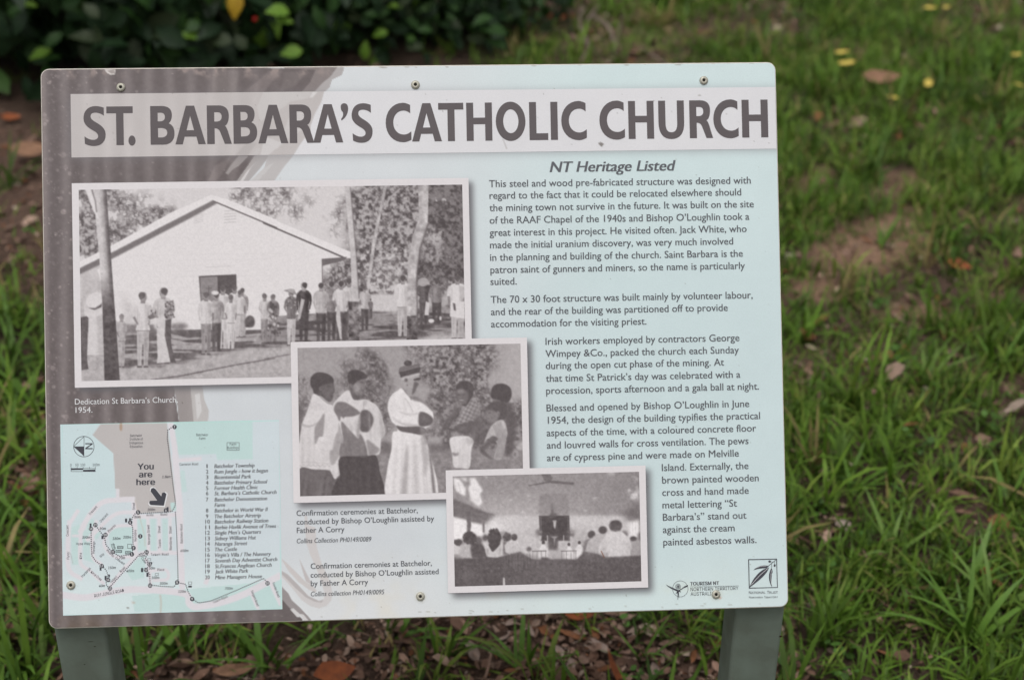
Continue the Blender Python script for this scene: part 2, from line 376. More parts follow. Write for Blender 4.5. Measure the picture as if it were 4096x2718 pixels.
C1.poly('B', [(1303, 490), (1318, 484), (1335, 494), (1322, 510), (1312, 500)], (110, 104, 100), .8, .4); C1.poly('B', [(800, 465), (806, 468), (828, 520), (822, 522)], (170, 166, 164), .7)
C1.ell('B', 1835, 239, 9, 4, (170, 168, 166), .9)

# --- photograph of the dedication: a white gabled hall, gum trees and a crowd
C2 = Canvas(*PI1, .00055, tone(.83))
h, w = C2.h, C2.w
leaf = fbm(h, w, 30, 21, 5); leaf2 = fbm(h, w, 7, 31, 4); grain = fbm(h, w, 3, 51, 2)
def foliage(c, k, pts, v0, v1, thr, soft, L1, L2, wid=.10):
    m = blur(c.cover(P(k, pts)), soft)
    mm = np.clip((L1*.6+L2*.4-thr)/wid+m*1.6-1, 0, 1)*np.clip(m*3, 0, 1)
    t = np.clip((L2-.32)/.36, 0, 1)[..., None]
    col = tone(v0)*(1-t)+tone(v1)*t
    mm = mm[..., None]; c.im = c.im*(1-mm)+col*mm
foliage(C2, 'c3', [(60, 60), (340, 60), (430, 160), (560, 170), (720, 220), (760, 280), (330, 520), (60, 640)], .37, .72, .40, 14, leaf, leaf2)
foliage(C2, 'c3', [(1150, 60), (1500, 60), (1500, 420), (1420, 340), (1200, 230)], .45, .82, .46, 14, leaf, leaf2)
foliage(C2, 'c4', [(-60, 60), (320, 60), (390, 180), (330, 260), (200, 320), (90, 320), (-40, 240)], .45, .80, .46, 14, leaf, leaf2)
foliage(C2, 'c4', [(350, 220), (560, 150), (600, 260), (500, 330), (490, 480), (420, 340)], .45, .80, .46, 10, leaf, leaf2)
foliage(C2, 'c4', [(590, 140), (760, 50), (1420, 50), (1420, 1000), (400, 900), (400, 640), (590, 560)], .33, .70, .28, 14, leaf, leaf2, .2)
foliage(C2, 'c4', [(1130, 60), (1420, 60), (1420, 720), (1060, 720), (1090, 520), (1250, 480), (1300, 360), (1150, 340)], .30, .52, .30, 12, leaf, leaf2, .2)
foliage(C2, 'c4', [(680, 560), (1000, 520), (1000, 830), (700, 830)], .50, .78, .36, 12, leaf, leaf2, .2)
C2.poly('c4', [(1090, 400), (1230, 390), (1260, 540), (1210, 640), (1090, 560)], .74, .6, 5, np.clip(leaf2*2-.4, 0, 1))
# ground with long shadows
C2.poly('c3', [(60, 1080), (430, 1070), (1480, 1040), (1480, 1500), (60, 1500)], .70, 1, 3)
C2.poly('c4', [(-20, 870), (700, 900), (720, 840), (1420, 830), (1420, 1200), (1420, 1500), (-20, 1500)], .70, 1, 3)
gs = sstep(vnoise(h, w, 7, 61, 60)*.5+vnoise(h, w, 4, 62, 26)*.3+.2*vnoise(h, w, 30, 63), .44, .60)
sh = np.clip(blur(C2.cover(P('c3', [(390, 1100), (760, 1070), (1480, 1070), (1480, 1180), (1230, 1220), (800, 1300), (400, 1345)])), 3)*1.0, 0, 1)
C2.fill(sh*(.12+.88*gs), tone(.38), .9)
C2.fill(blur(C2.cover(P('c4', [(-20, 960), (700, 960), (900, 930), (1420, 900), (1420, 1090), (1000, 1135), (-20, 1200)])), 3)*(.35+.65*gs), tone(.34), .95)
C2.poly('c4', [(740, 830), (930, 830), (930, 960), (740, 945)], .80, .9, 2)
for a, b in (((1, 1280), (560, 1230)),): pass
C2.line('c3', [(600, 1425), (800, 1400), (1000, 1360), (1200, 1320), (1470, 1275)], [6, 10, 9, 9, 8], .40, .85, .8)
C2.line('c4', [(0, 1280), (100, 1262), (190, 1246)], 7, .42, .8, .8)
C2.im += (sstep(C2.Y, 1380, 1530)*(fbm(h, w, 9, 66, 4)-.5)*34)[..., None]
# hall
C2.poly('c3', [(120, 660), (250, 590), (250, 660), (360, 720), (430, 1040), (300, 1110), (120, 1110)], .70, .8, 4, np.clip(leaf*1.6-.2, 0, 1))
C2.poly('c3', [(230, 660), (335, 575), (1035, 185), (1480, 370), (1480, 1075), (760, 1075), (430, 1045), (330, 1000)], .87)
C2.poly('c4', [(-30, 340), (10, 335), (560, 580), (400, 590), (403, 960), (-30, 990)], .87)
C2.poly('c3', [(400, 800), (470, 900), (500, 1020), (760, 1030), (870, 1070), (430, 1075)], .74, .7, 8)
C2.poly('c3', [(425, 1040), (620, 1040), (640, 1100), (430, 1100)], .46, .8, 2); C2.ell('c3', 800, 1055, 60, 26, .48, .8, 3)
C2.poly('c3', [(105, 650), (330, 540), (1032, 176), (1064, 196), (900, 288), (335, 582), (110, 690)], .48, 1, 1.2)
C2.poly('c3', [(100, 606), (330, 490), (740, 262), (1020, 138), (1140, 172), (1480, 312), (1480, 360), (1062, 190), (1030, 175), (330, 538), (100, 650)], .885)
C2.poly('c4', [(-30, 272), (0, 285), (600, 535), (600, 580), (560, 580), (-30, 330)], .885)
C2.line('c3', [(1032, 180), (1250, 272), (1480, 368)], 9, .42); C2.line('c4', [(-10, 333), (300, 465), (565, 580)], 11, .40)
C2.poly('c4', [(398, 584), (575, 570), (560, 592), (400, 634)], .44); C2.line('c4', [(402, 600), (404, 780)], 7, .5)
for i in range(5):
    C2.line('c3', [(1112, 252+i*20), (1195, 246+i*20)], 4, .66, .7); C2.line('c3', [(900, 285+i*13), (965, 268+i*13)], 4, .70, .6)
for i in range(13): C2.line('c3', [(480, 560+i*38), (1470, 545+i*38)], 3, .80, .35)
C2.line('c3', [(980, 642), (1160, 634)], 4, .76, .8)
# doors
C2.poly('c3', [(936, 703), (1198, 691), (1203, 880), (950, 885)], .37); C2.poly('c3', [(946, 712), (1066, 706), (1070, 875), (952, 880)], .56); C2.line('c3', [(1005, 770), (1006, 830)], 6, .44); C2.line('c3', [(985, 790), (1028, 787)], 6, .44)
# people
def person(k, x, y0, y1, hair=.38, shirt=.82, legs=.75, wd=1.0, skin=.60, dark=False, gap=True, hat=None, turn=0):
    H = y1-y0; r = H*.060; W = H*.105*wd; n = C2
    yn, yw, yh = y0+H*.135, y0+H*.43, y0+H*.52
    n.poly(k, [(x-W*.75, yh-H*.06), (x+W*.75, yh-H*.06), (x+W*.72, y0+H*.75), (x+W*.55, y1), (x+W*.12, y1), (x+W*.05, y0+H*.7), (x-W*.05, y0+H*.7), (x-W*.2, y1), (x-W*.6, y1), (x-W*.7, y0+H*.75)] if gap else [(x-W*.75, yh-H*.08), (x+W*.75, yh-H*.08), (x+W*.8, y1-H*.08), (x-W*.8, y1-H*.08)], legs, 1, .5)
    n.poly(k, [(x+W*.1, yh), (x+W*.72, yh), (x+W*.6, y1), (x+W*.2, y1)], max(.3, legs-.12), .6, 1)
    pr = np.random.default_rng(int(x*7+y0)); jl, jr = pr.uniform(0, .45), pr.uniform(0, .45)
    n.poly(k, csm([(x-W*.28, yn-H*.005), (x+W*.28, yn-H*.005), (x+W*.82, yn+H*.03), (x+W*.86, y0+H*.26), (x+W*.72, yw), (x+W*.78, yh), (x-W*.78, yh), (x-W*.72, yw), (x-W*.86, y0+H*.26), (x-W*.82, yn+H*.03)], 3), shirt, 1, .4)
    n.poly(k, [(x+W*.15, yn+H*.03), (x+W*.8, yn+H*.05), (x+W*.8, y0+H*.36), (x+W*.6, yh), (x+W*.3, yh)], shirt-.12, .7, 1.2)
    for sg, jj in ((-1, jl), (1, jr)):
        el_ = (x+sg*W*(1.02+jj*.3), y0+H*.335); ha = (x+sg*W*(1.05-jj*1.6), y0+H*(.475-jj*.13))
        n.line(k, smooth([(x+sg*W*.72, yn+H*.05), (x+sg*W*.95, y0+H*.24), el_], 4), np.linspace(W*.5, W*.36, 9), shirt-(.03 if sg < 0 else .10), 1, .4)
        n.line(k, [el_, ((el_[0]+ha[0])/2, (el_[1]+ha[1])/2), ha], np.array([W*.3, W*.26, W*.2]), skin-.05 if pr.random() < .6 else shirt-.05, 1, .4)
        n.line(k, [(x+sg*W*.62, y0+H*.22), (x+sg*W*.66, y0+H*.40)], H*.009, shirt-.2, .7, .5)
    for q in range(3): xx = x+W*pr.uniform(-.5, .5); n.line(k, [(xx, y0+H*pr.uniform(.2, .34)), (xx+W*pr.uniform(-.25, .25), yh)], H*.010, shirt-.13, .6, .8)
    for q in range(2): xx = x+W*(-.4, .38)[q]; n.line(k, [(xx, yh+H*.05), (xx-W*.05, y1-H*.04)], H*.010, max(.30, legs-.14), .7, .8)
    n.poly(k, [(x-W*.65, y1-H*.015), (x-W*.1, y1-H*.015), (x-W*.1, y1+H*.008), (x-W*.75, y1+H*.008)], .36, .9, .4); n.poly(k, [(x+W*.1, y1-H*.015), (x+W*.6, y1-H*.015), (x+W*.7, y1+H*.008), (x+W*.1, y1+H*.008)], .36, .9, .4)
    n.poly(k, [(x-W*.6, y1), (x+W*.6, y1-H*.004), (x+W*3.2, y1-H*.03), (x+W*2.2, y1+H*.012)], .42, .5, 1.5)
    n.line(k, [(x-W*.76, yh), (x+W*.76, yh)], H*.012, .42, .7, .4)
    n.poly(k, [(x-r*.45, y0+r), (x+r*.45, y0+r), (x+r*.5, yn+H*.02), (x-r*.5, yn+H*.02)], skin-.06)
    n.ell(k, x+turn*r*.15, y0+r*1.15, r*.72, r*1.12, skin, 1, .4); n.ell(k, x-turn*r*.22, y0+r*.8, r*.76, r*.72, hair, 1, .4); n.ell(k, x-turn*r*.45, y0+r*1.05, r*.42, r*.75, hair, .9, .5)
    if hat: n.ell(k, x, y0+r*.9, r*2.1, r*.75, hat); n.ell(k, x, y0+r*.5, r*.95, r*.7, hat)
for a in (('c3', 1392, 822, 1140, .4, .82, .5, .9), ('c3', 1452, 830, 1175, .48, .55, .55, 1.0, .6, False, False), ('c4', 2, 826, 1170, .45, .8, .6, .9), ('c4', 62, 828, 1165, .5, .55, .56, 1.0, .6, False, False)):
    person(*a)
for a in (('c4', 590, 716, 1140, .36, .80, .42, 1.), ('c4', 468, 738, 1150, .36, .55, .36, 1.), ('c4', 395, 748, 1155, .34, .74, .36, 1.1), ('c4', 535, 735, 1150, .34, .82, .40, 1.15), ('c4', 700, 770, 1080, .4, .76, .38, 1.1), ('c4', 740, 860, 1000, .4, .5, .4, 1.)):
    person(*a)
C2.poly('c4', [(505, 900), (525, 910), (540, 1140), (528, 1140), (500, 1000)], .76)
person('c4', 188, 795, 1185, .42, .52, .78, 1.0, .6, False, True, None, -1)
C2.poly('c4', [(132, 804), (180, 792), (205, 796), (232, 838), (190, 822)], .60); C2.ell('c4', 186, 803, 26, 12, .66)
person('c4', 275, 745, 1160, .33, .36, .34, 1.05, .68, False, True, None, -1)
C2.poly('c4', [(258, 860), (280, 868), (262, 950), (250, 1000), (232, 1010), (240, 950)], .72)
for i in range(16):
    q = rng.uniform(0, 1, 3); C2.ell('c4', 40+q[0]*70, 900+q[1]*230, 7, 10, .35 if q[2] < .6 else .8, .8); C2.ell('c4', 160+q[2]*65, 850+q[1]*85, 7, 5, .36 if q[0] < .5 else .7, .8)
    C2.ell('c3', 1425+q[0]*50, 890+q[1]*230, 9, 12, .36 if q[2] < .6 else .8, .8)
for a in (('c3', 1240, 785, 1125, .4, .66, .74, 1.0), ('c3', 1185, 765, 1165, .4, .84, .82, 1.), ('c3', 1105, 765, 1215, .42, .82, .84, 1.0), ('c3', 1222, 800, 1130, .42, .82, .78, 1.0), ('c3', 1060, 815, 1225, .36, .68, .42, 1.05), ('c3', 988, 812, 1248, .40, .83, .60, 1.05), ('c3', 1160, 830, 1215, .45, .84, .83, .9)):
    person(*a)
C2.ell('c3', 1050, 820, 26, 15, .84); C2.poly('c3', smooth([(1262, 1060), (1258, 1010), (1285, 978), (1318, 990), (1328, 1030), (1310, 1058), (1262, 1060)], 4), .38, 1, 1); C2.ell('c3', 1300, 1000, 16, 12, .50, .8, 2)
person('c4', 965, 695, 1128, .36, .84, .74, 1.15)
for a in (('c4', 1110, 715, 1040, .36, .42, .38, 1.2), ('c4', 1200, 730, 1030, .35, .55, .34, 1.4), ('c4', 1345, 695, 1140, .38, .84, .76, 1.3)):
    person(*a)
C2.ell('c4', 1105, 745, 38, 30, .66); C2.poly('c4', [(1125, 880), (1150, 890), (1145, 975), (1115, 975)], .8); C2.ell('c4', 1163, 1015, 20, 14, .84); C2.ell('c4', 1227, 997, 8, 14, .8)
C2.poly('c4', [(1300, 880), (1395, 880), (1395, 1000), (1292, 985)], .84); C2.poly('c4', [(1312, 890), (1330, 895), (1335, 945), (1320, 940)], .4)
# the nearer four on the left
person('c3', 400, 965, 1335, .55, .74, .72, .8)
C2.poly('c3', [(60, 900), (130, 880), (150, 1000), (150, 1240), (60, 1260)], .72); C2.poly('c3', [(110, 990), (170, 980), (160, 1280), (170, 1350), (110, 1360)], .40)
C2.poly('c3', [(140, 930), (190, 915), (270, 920), (285, 1000), (275, 1120), (285, 1250), (160, 1252), (165, 1120), (175, 1000), (135, 960)], .82); C2.poly('c3', [(225, 990), (275, 960), (280, 1250), (240, 1250)], .72, .8, 2)
C2.poly('c3', [(190, 1252), (218, 1252), (222, 1350), (200, 1350)], .72); C2.poly('c3', [(240, 1252), (268, 1252), (255, 1345), (240, 1348)], .7)
C2.ell('c3', 212, 868, 66, 48, .84, 1, .5, -.5); C2.poly('c3', [(165, 925), (215, 925), (262, 895), (258, 920), (210, 940)], .42)
person('c3', 548, 812, 1335, .40, .84, .74, 1.05, .62, False, True, None, 1)
C2.poly('c3', [(580, 985), (640, 945), (650, 985), (600, 1010)], .50); C2.poly('c3', [(600, 940), (640, 930), (650, 960), (615, 970)], .36)
person('c3', 690, 782, 1310, .42, .78, .80, 1.10, .64, False, True, None, -1)
C2.poly('c3', [(705, 885), (760, 870), (770, 940), (750, 1000), (695, 995)], .56)
for i in range(40):
    q = rng.uniform(0, 1, 3); C2.ell('c3', 700+q[0]*65, 885+q[1]*108, 7, 7, .36 if q[2] < .55 else .74, .8)
C2.poly('c3', [(705, 1010), (745, 1000), (745, 1180), (780, 1308), (740, 1305), (700, 1120)], .40); C2.poly('c3', [(650, 1010), (705, 1010), (700, 1120), (740, 1300), (645, 1310), (662, 1180)], .80)
C2.poly('c3', [(595, 1005), (700, 985), (705, 1005), (600, 1040)], .82)
# trunks
def trunk(k, pts, va, vb, tex=None):
    C2.poly(k, pts, va, 1, .6)
tr = np.clip(C2.cover(P('c3', [(195, 80), (290, 80), (330, 640), (358, 1000), (390, 1445), (282, 1445), (265, 900), (245, 600), (215, 280)])), 0, 1)
xc = P('c3', [(243, 97), (335, 1433)]); tpos = (C2.X-(xc[0, 0]+(C2.Y-xc[0, 1])*(xc[1, 0]-xc[0, 0])/(xc[1, 1]-xc[0, 1])))/26
low = sstep(C2.Y, 1080, 1260); ttex = fbm(h, w, 10, 71, 4)
tv = (.80-.18*sstep(tpos, -.3, .7)-.22*sstep(tpos, .3, 1.0))*(1-low)+low*.37+(ttex-.5)*.16
C2.fill(tr, tone(0)[None, None]+(tone(1)-tone(0))*tv[..., None])
C2.poly('c3', [(135, 80), (180, 80), (228, 230), (232, 300), (205, 260)], .86, 1, .8)
C2.line('c3', [(182, 80), (214, 180), (224, 260)], 9, .46, .8, .8)
def trunk2(k, pts, base, amp):
    m = np.clip(C2.cover(P(k, pts)), 0, 1); tvv = base+(ttex-.5)*amp; C2.fill(m, tone(0)+(tone(1)-tone(0))*tvv[..., None])
trunk2('c4', [(555, 60), (596, 60), (640, 560), (662, 880), (664, 1160), (590, 1160), (610, 880), (600, 560)], .76, .16)
C2.line('c4', [(597, 85), (640, 560), (660, 860)], 7, .42, .8, .8)
trunk2('c4', [(585, 880), (662, 880), (664, 1160), (588, 1160)], .46, .6)
trunk2('c4', [(835, 60), (855, 60), (800, 330), (770, 500), (725, 830), (703, 830), (750, 480), (780, 330)], .72, .3)
C2.line('c4', [(835, 240), (870, 160), (945, 95)], [14, 12, 10], .68, 1, .5); C2.line('c4', [(664, 680), (700, 740), (712, 800)], 14, .45, .9, 1)
trunk2('c4', [(1068, 50), (1142, 50), (1138, 300), (1130, 380), (1082, 520), (1060, 700), (1068, 1150), (990, 1150), (1000, 600), (1030, 430), (1075, 300)], .72, .36)
C2.line('c4', [(1140, 340), (1085, 510), (1062, 690), (1066, 1140)], 12, .40, .8, 1.2); C2.line('c4', [(965, 430), (1000, 520)], 14, .42, .8, 1.5); C2.line('c4', [(1262, 380), (1258, 620)], 9, .42, .7, 1)
trunk2('c4', [(995, 980), (1066, 980), (1068, 1150), (992, 1150)], .42, .5)
mot = fbm(h, w, 7, 96, 3)-.5
C2.im += (mot*44*np.clip((232-C2.im[..., 0])/60, .12, 1)*sstep(C2.Y, 1080, 1180))[..., None]
C2.im = blur(C2.im, .7)+((grain-.5)*16)[..., None]

# --- photograph of the confirmation: robed boys and a man in white
C3 = Canvas(*PI2, .00055, tone(.64)); h, w = C3.h, C3.w
L1, L2 = fbm(h, w, 34, 121, 5), fbm(h, w, 7, 131, 4); grain = fbm(h, w, 3, 151, 2)
C3.im += (sstep(C3.X, 1900, 2080)*14)[..., None]+((C3.Y-1400)/600*6)[..., None]
foliage(C3, 'c5', [(60, 380), (180, 420), (240, 560), (230, 900), (60, 900)], .42, .62, .40, 12, L1, L2)
foliage(C3, 'c5', [(480, 360), (520, 280), (640, 200), (760, 190), (860, 330), (880, 520), (860, 700), (900, 1000), (440, 1000)], .37, .58, .36, 14, L1, L2, .14)
foliage(C3, 'c5', [(1040, 90), (1780, 90), (1790, 300), (1700, 420), (1720, 520), (1900, 560), (2040, 640), (2040, 1040), (1240, 1040), (1230, 640), (1180, 420), (1080, 240)], .35, .64, .32, 14, L1, L2, .16)
C3.poly('c5', [(1260, 560), (1420, 480), (1560, 640), (1700, 560), (2010, 700), (2010, 1040), (1240, 1040)], .44, .55, 12, np.clip(L1*2-.3, 0, 1))
C3.line('c5', [(1150, 200), (1240, 330), (1260, 470)], 10, .52, .8, 1); C3.line('c5', [(1110, 190), (1140, 240), (1200, 300)], 34, .70, .6, 5)
C3.poly('c5', [(90, 1010), (2050, 1000), (2050, 1450), (90, 1450)], .56, 1, 3); C3.im += (sstep(C3.Y, 1790, 1830)*(fbm(h, w, 7, 166, 4)-.5)*50)[..., None]
C3.poly('c5', [(1220, 895), (1340, 900), (1335, 1000), (1230, 1010)], .66, .9, 3); C3.poly('c5', [(1230, 960), (1420, 960), (1420, 1020), (1230, 1025)], .42, .8, 4); C3.poly('c5', [(820, 940), (920, 950), (915, 1040), (820, 1040)], .42, .8, 4)
q5 = lambda pts, v, a=1, s=.8: C3.poly('c5', pts, v, a, s)
CR['n5'] = (1160, 1340, 980/2260); CR['n6'] = (1776, 1852, 840/2363)
s5 = lambda pts, v, a=1, s=.6: C3.poly('n5', csm(pts), v, a, s)
e5 = lambda x, y, rx, ry, v, a=1, s=.8, r=0: C3.ell('n5', x, y, rx, ry, v, a, s, r)
def folds(x0, x1, y0, y1, nf, dark, a, sd, skew=0, k=s5):
    r_ = np.random.default_rng(sd)
    for i in range(nf):
        x = x0+(x1-x0)*(i+r_.uniform(.1, .9))/nf; w_ = (x1-x0)/nf*r_.uniform(.15, .45); ya = y0+(y1-y0)*r_.uniform(0, .35)
        k([(x, ya), (x+w_*.6, ya), (x+w_+skew, y1), (x-w_*.3+skew, y1)], dark, a*r_.uniform(.5, 1), 2.0)
# boy at the left
s5([(90, 640), (130, 700), (125, 900), (90, 1000)], .42, .8, 3)
s5([(195, 440), (203, 385), (240, 350), (290, 342), (340, 352), (385, 375), (412, 410), (411, 450), (420, 500), (417, 522), (405, 545), (408, 566), (396, 590), (385, 612), (350, 605), (300, 562), (235, 545), (222, 500), (200, 470)], .385)
s5([(330, 450), (400, 440), (411, 462), (419, 505), (406, 540), (407, 565), (390, 605), (345, 590), (310, 540), (300, 500)], .43, .9, 2); e5(372, 470, 22, 6, .36, .8); e5(398, 500, 12, 22, .48, .7, 2); e5(395, 560, 12, 4, .34, .8); e5(292, 488, 13, 24, .50, .9); e5(294, 490, 6, 13, .38, .8); s5([(340, 520), (372, 520), (365, 570), (335, 560)], .475, .7, 3)
s5([(196, 440), (205, 386), (242, 351), (290, 343), (340, 353), (386, 377), (411, 412), (400, 440), (340, 448), (300, 468), (275, 480), (268, 530), (235, 540), (215, 490)], .335, .95, 1.2)
s5([(230, 538), (345, 625), (405, 650), (440, 730), (470, 800), (520, 960), (490, 1000), (470, 1100), (468, 1290), (425, 1325), (395, 1280), (375, 1245), (300, 1240), (230, 1235), (95, 1228), (95, 1000), (120, 820), (150, 740), (190, 640)], .84)
s5([(325, 715), (326, 790), (312, 930), (285, 932), (265, 965), (238, 1000), (235, 880), (250, 820), (290, 768)], .60, .95, 1.2); s5([(118, 812), (180, 830), (252, 808), (252, 824), (180, 850), (122, 836)], .70, .9, 1.2)
s5([(465, 800), (520, 965), (488, 1000), (470, 1100), (400, 1200), (376, 1120), (378, 1062), (402, 1050), (420, 950), (452, 880)], .645, .95, 1.4); s5([(205, 600), (290, 640), (350, 700), (330, 712), (260, 680), (190, 690)], .80, .8, 3)
folds(110, 235, 850, 1170, 6, .70, .8, 1); folds(270, 380, 960, 1180, 5, .72, .8, 2); s5([(270, 950), (312, 932), (325, 955), (300, 972)], .87); folds(340, 460, 720, 1000, 3, .78, .7, 3, 30); folds(400, 465, 1180, 1300, 3, .76, .6, 4)
for i in range(22): e5(105+i*13, 1200+8*math.sin(i*1.9), 5, 6, .66, .7, .5); e5(102+i*13.2, 1232+i*.5, 6, 5, .60, .6, .4)
C3.line('n5', [(97, 1168), (230, 1172), (375, 1182)], 5, .70, .7, .6)
s5([(98, 1232), (230, 1238), (370, 1248), (420, 1325), (470, 1300), (470, 1500), (90, 1500)], .44, 1, .6); folds(110, 420, 1250, 1490, 9, .36, .9, 5, -25); folds(130, 400, 1250, 1490, 5, .52, .7, 6, -25)
# second boy
s5([(540, 400), (545, 345), (580, 322), (640, 322), (690, 345), (722, 385), (703, 402), (706, 430), (694, 458), (702, 482), (690, 497), (686, 530), (665, 562), (640, 590), (600, 590), (572, 540), (548, 440)], .43)
s5([(590, 455), (630, 430), (668, 405), (700, 404), (704, 430), (692, 458), (700, 482), (688, 497), (684, 530), (660, 560), (620, 560), (595, 510)], .51, .95, 1.6); s5([(598, 460), (632, 440), (655, 470), (640, 520), (610, 520)], .62, .9, 2.5); e5(672, 434, 20, 5, .36, .9); e5(690, 470, 9, 12, .57, .7, 1.5); e5(680, 508, 18, 4, .37, .8); e5(572, 462, 11, 22, .56, .9); e5(574, 464, 5, 12, .40, .8); s5([(600, 545), (660, 560), (640, 590), (605, 588), (588, 560)], .40, .8, 2)
s5([(540, 402), (545, 346), (580, 323), (640, 323), (690, 346), (721, 386), (690, 402), (655, 408), (615, 432), (592, 456), (570, 448), (552, 440)], .325, .95, 1)
s5([(545, 505), (590, 588), (640, 598), (700, 590), (740, 605), (800, 640), (835, 690), (860, 760), (885, 900), (850, 960), (840, 1080), (800, 1105), (740, 1115), (690, 1122), (478, 1125), (470, 1000), (500, 980), (440, 740), (405, 680), (410, 630), (470, 560)], .83)
s5([(412, 685), (440, 620), (500, 612), (560, 640), (645, 700), (655, 722), (590, 747), (520, 752), (500, 768), (480, 747), (465, 790), (440, 740)], .50, 1, 1); s5([(480, 800), (540, 850), (635, 948), (650, 905), (690, 960), (722, 1090), (690, 1122), (478, 1125), (474, 1000), (500, 980)], .52, 1, 1); folds(490, 700, 960, 1120, 5, .46, .7, 7, 15)
s5([(665, 700), (720, 688), (765, 730), (780, 790), (740, 880), (692, 892), (655, 870), (650, 790)], .40, 1, 1.2); s5([(680, 740), (740, 730), (755, 790), (700, 860)], .47, .6, 3); s5([(648, 740), (662, 790), (642, 945), (622, 900)], .62, .9, 1.6)
s5([(835, 690), (860, 760), (885, 900), (858, 955), (838, 850)], .70, .9, 2); s5([(720, 960), (790, 1010), (835, 1052), (790, 1100), (745, 1112), (725, 1050)], .58, .95, 1.6); folds(720, 850, 640, 950, 5, .72, .7, 8, 20); folds(500, 640, 760, 880, 4, .72, .7, 9, 10); folds(480, 560, 560, 620, 3, .74, .6, 10, -20); C3.line('n5', [(690, 600), (684, 690)], 7, .60, .8, 1); s5([(690, 600), (720, 610), (700, 660)], .70, .7, 1.5)
s5([(470, 1128), (690, 1124), (800, 1108), (835, 1240), (860, 1500), (420, 1500), (440, 1330), (470, 1300)], .335); folds(450, 850, 1140, 1490, 9, .385, .8, 11, 10); C3.poly('n5', [(470, 1120), (800, 1104), (800, 1118), (470, 1136)], .30, .7, 1)
# man in white with a square cap
s5([(1010, 330), (1020, 300), (1060, 282), (1130, 275), (1195, 262), (1206, 290), (1196, 342), (1110, 368), (1036, 392), (1018, 355)], .47, 1, .4); s5([(1014, 336), (1060, 331), (1130, 311), (1204, 291), (1197, 344), (1110, 366), (1040, 391), (1024, 366)], .355, 1, .5); C3.line('n5', [(1016, 332), (1062, 326), (1132, 306), (1204, 286)], 5, .56, .8, .5); e5(1095, 258, 38, 27, .335, 1, .6); e5(1085, 248, 14, 9, .42, .7, 1)
s5([(1034, 394), (1110, 370), (1197, 348), (1190, 388), (1178, 400), (1188, 430), (1197, 446), (1182, 462), (1170, 500), (1152, 548), (1120, 562), (1060, 532), (1040, 490)], .66); s5([(1036, 396), (1110, 372), (1196, 350), (1194, 368), (1110, 392), (1042, 412)], .76, .9, 1); s5([(1148, 404), (1206, 389), (1206, 410), (1158, 419)], .34, 1, .5); s5([(1160, 425), (1196, 446), (1182, 470), (1160, 522), (1132, 552), (1138, 500), (1148, 450)], .42, .95, 1.4); e5(1078, 413, 16, 20, .52, 1, .6); e5(1082, 415, 8, 10, .38, .9, .6); e5(1090, 460, 7, 8, .44, .8); s5([(1050, 480), (1100, 540), (1080, 545), (1045, 510)], .54, .8, 2)
s5([(1035, 488), (1080, 540), (1120, 578), (1170, 562), (1240, 610), (1300, 660), (1330, 730), (1325, 800), (1290, 840), (1255, 860), (1250, 910), (1275, 1000), (1310, 1120), (1355, 1500), (920, 1500), (905, 1250), (945, 1050), (955, 900), (1000, 880), (985, 830), (945, 790), (915, 700), (915, 610), (950, 545), (1000, 510)], .885)
s5([(1125, 575), (1170, 560), (1240, 605), (1312, 660), (1320, 700), (1270, 652), (1210, 615), (1150, 600)], .50, .95, 1.5); C3.line('n5', smooth([(1070, 580), (1110, 640), (1145, 710)], 4), 6, .70, .8, 1); s5([(1112, 560), (1140, 570), (1124, 600)], .55, .9, 1); s5([(935, 740), (1000, 800), (1100, 838), (1195, 842), (1195, 826), (1060, 812), (980, 772)], .70, .9, 2); s5([(1000, 698), (1100, 722), (1190, 714), (1190, 726), (1090, 738)], .74, .8, 1.5); folds(960, 1080, 590, 700, 4, .79, .7, 12, 25); s5([(930, 620), (950, 600), (960, 700), (940, 720)], .80, .7, 3)
s5([(1200, 716), (1250, 710), (1320, 755), (1326, 800), (1290, 832), (1200, 832)], .415, 1, 1); s5([(1215, 740), (1280, 750), (1300, 790), (1230, 800)], .49, .6, 3); C3.line('n5', [(1197, 716), (1196, 838)], 5, .62, .8, .5)
s5([(990, 832), (1060, 842), (1200, 840), (1260, 866), (1256, 902), (1210, 917), (1130, 902), (1040, 887), (1005, 864)], .415, 1, .7); s5([(1205, 850), (1255, 870), (1275, 1000), (1250, 990)], .55, .8, 2)
folds(950, 1050, 920, 1490, 3, .78, .8, 13, -20); s5([(1075, 1060), (1100, 1060), (1085, 1500), (1035, 1500)], .66, .9, 3); s5([(1150, 1000), (1172, 1000), (1205, 1500), (1150, 1500)], .75, .9, 4); s5([(1215, 930), (1262, 1000), (1292, 1150), (1250, 1300), (1232, 1150)], .70, .9, 2.5); folds(1210, 1330, 1150, 1490, 4, .68, .8, 14, 25); s5([(1282, 1000), (1312, 1120), (1357, 1500), (1332, 1500), (1302, 1200)], .47, .9, 1.5)
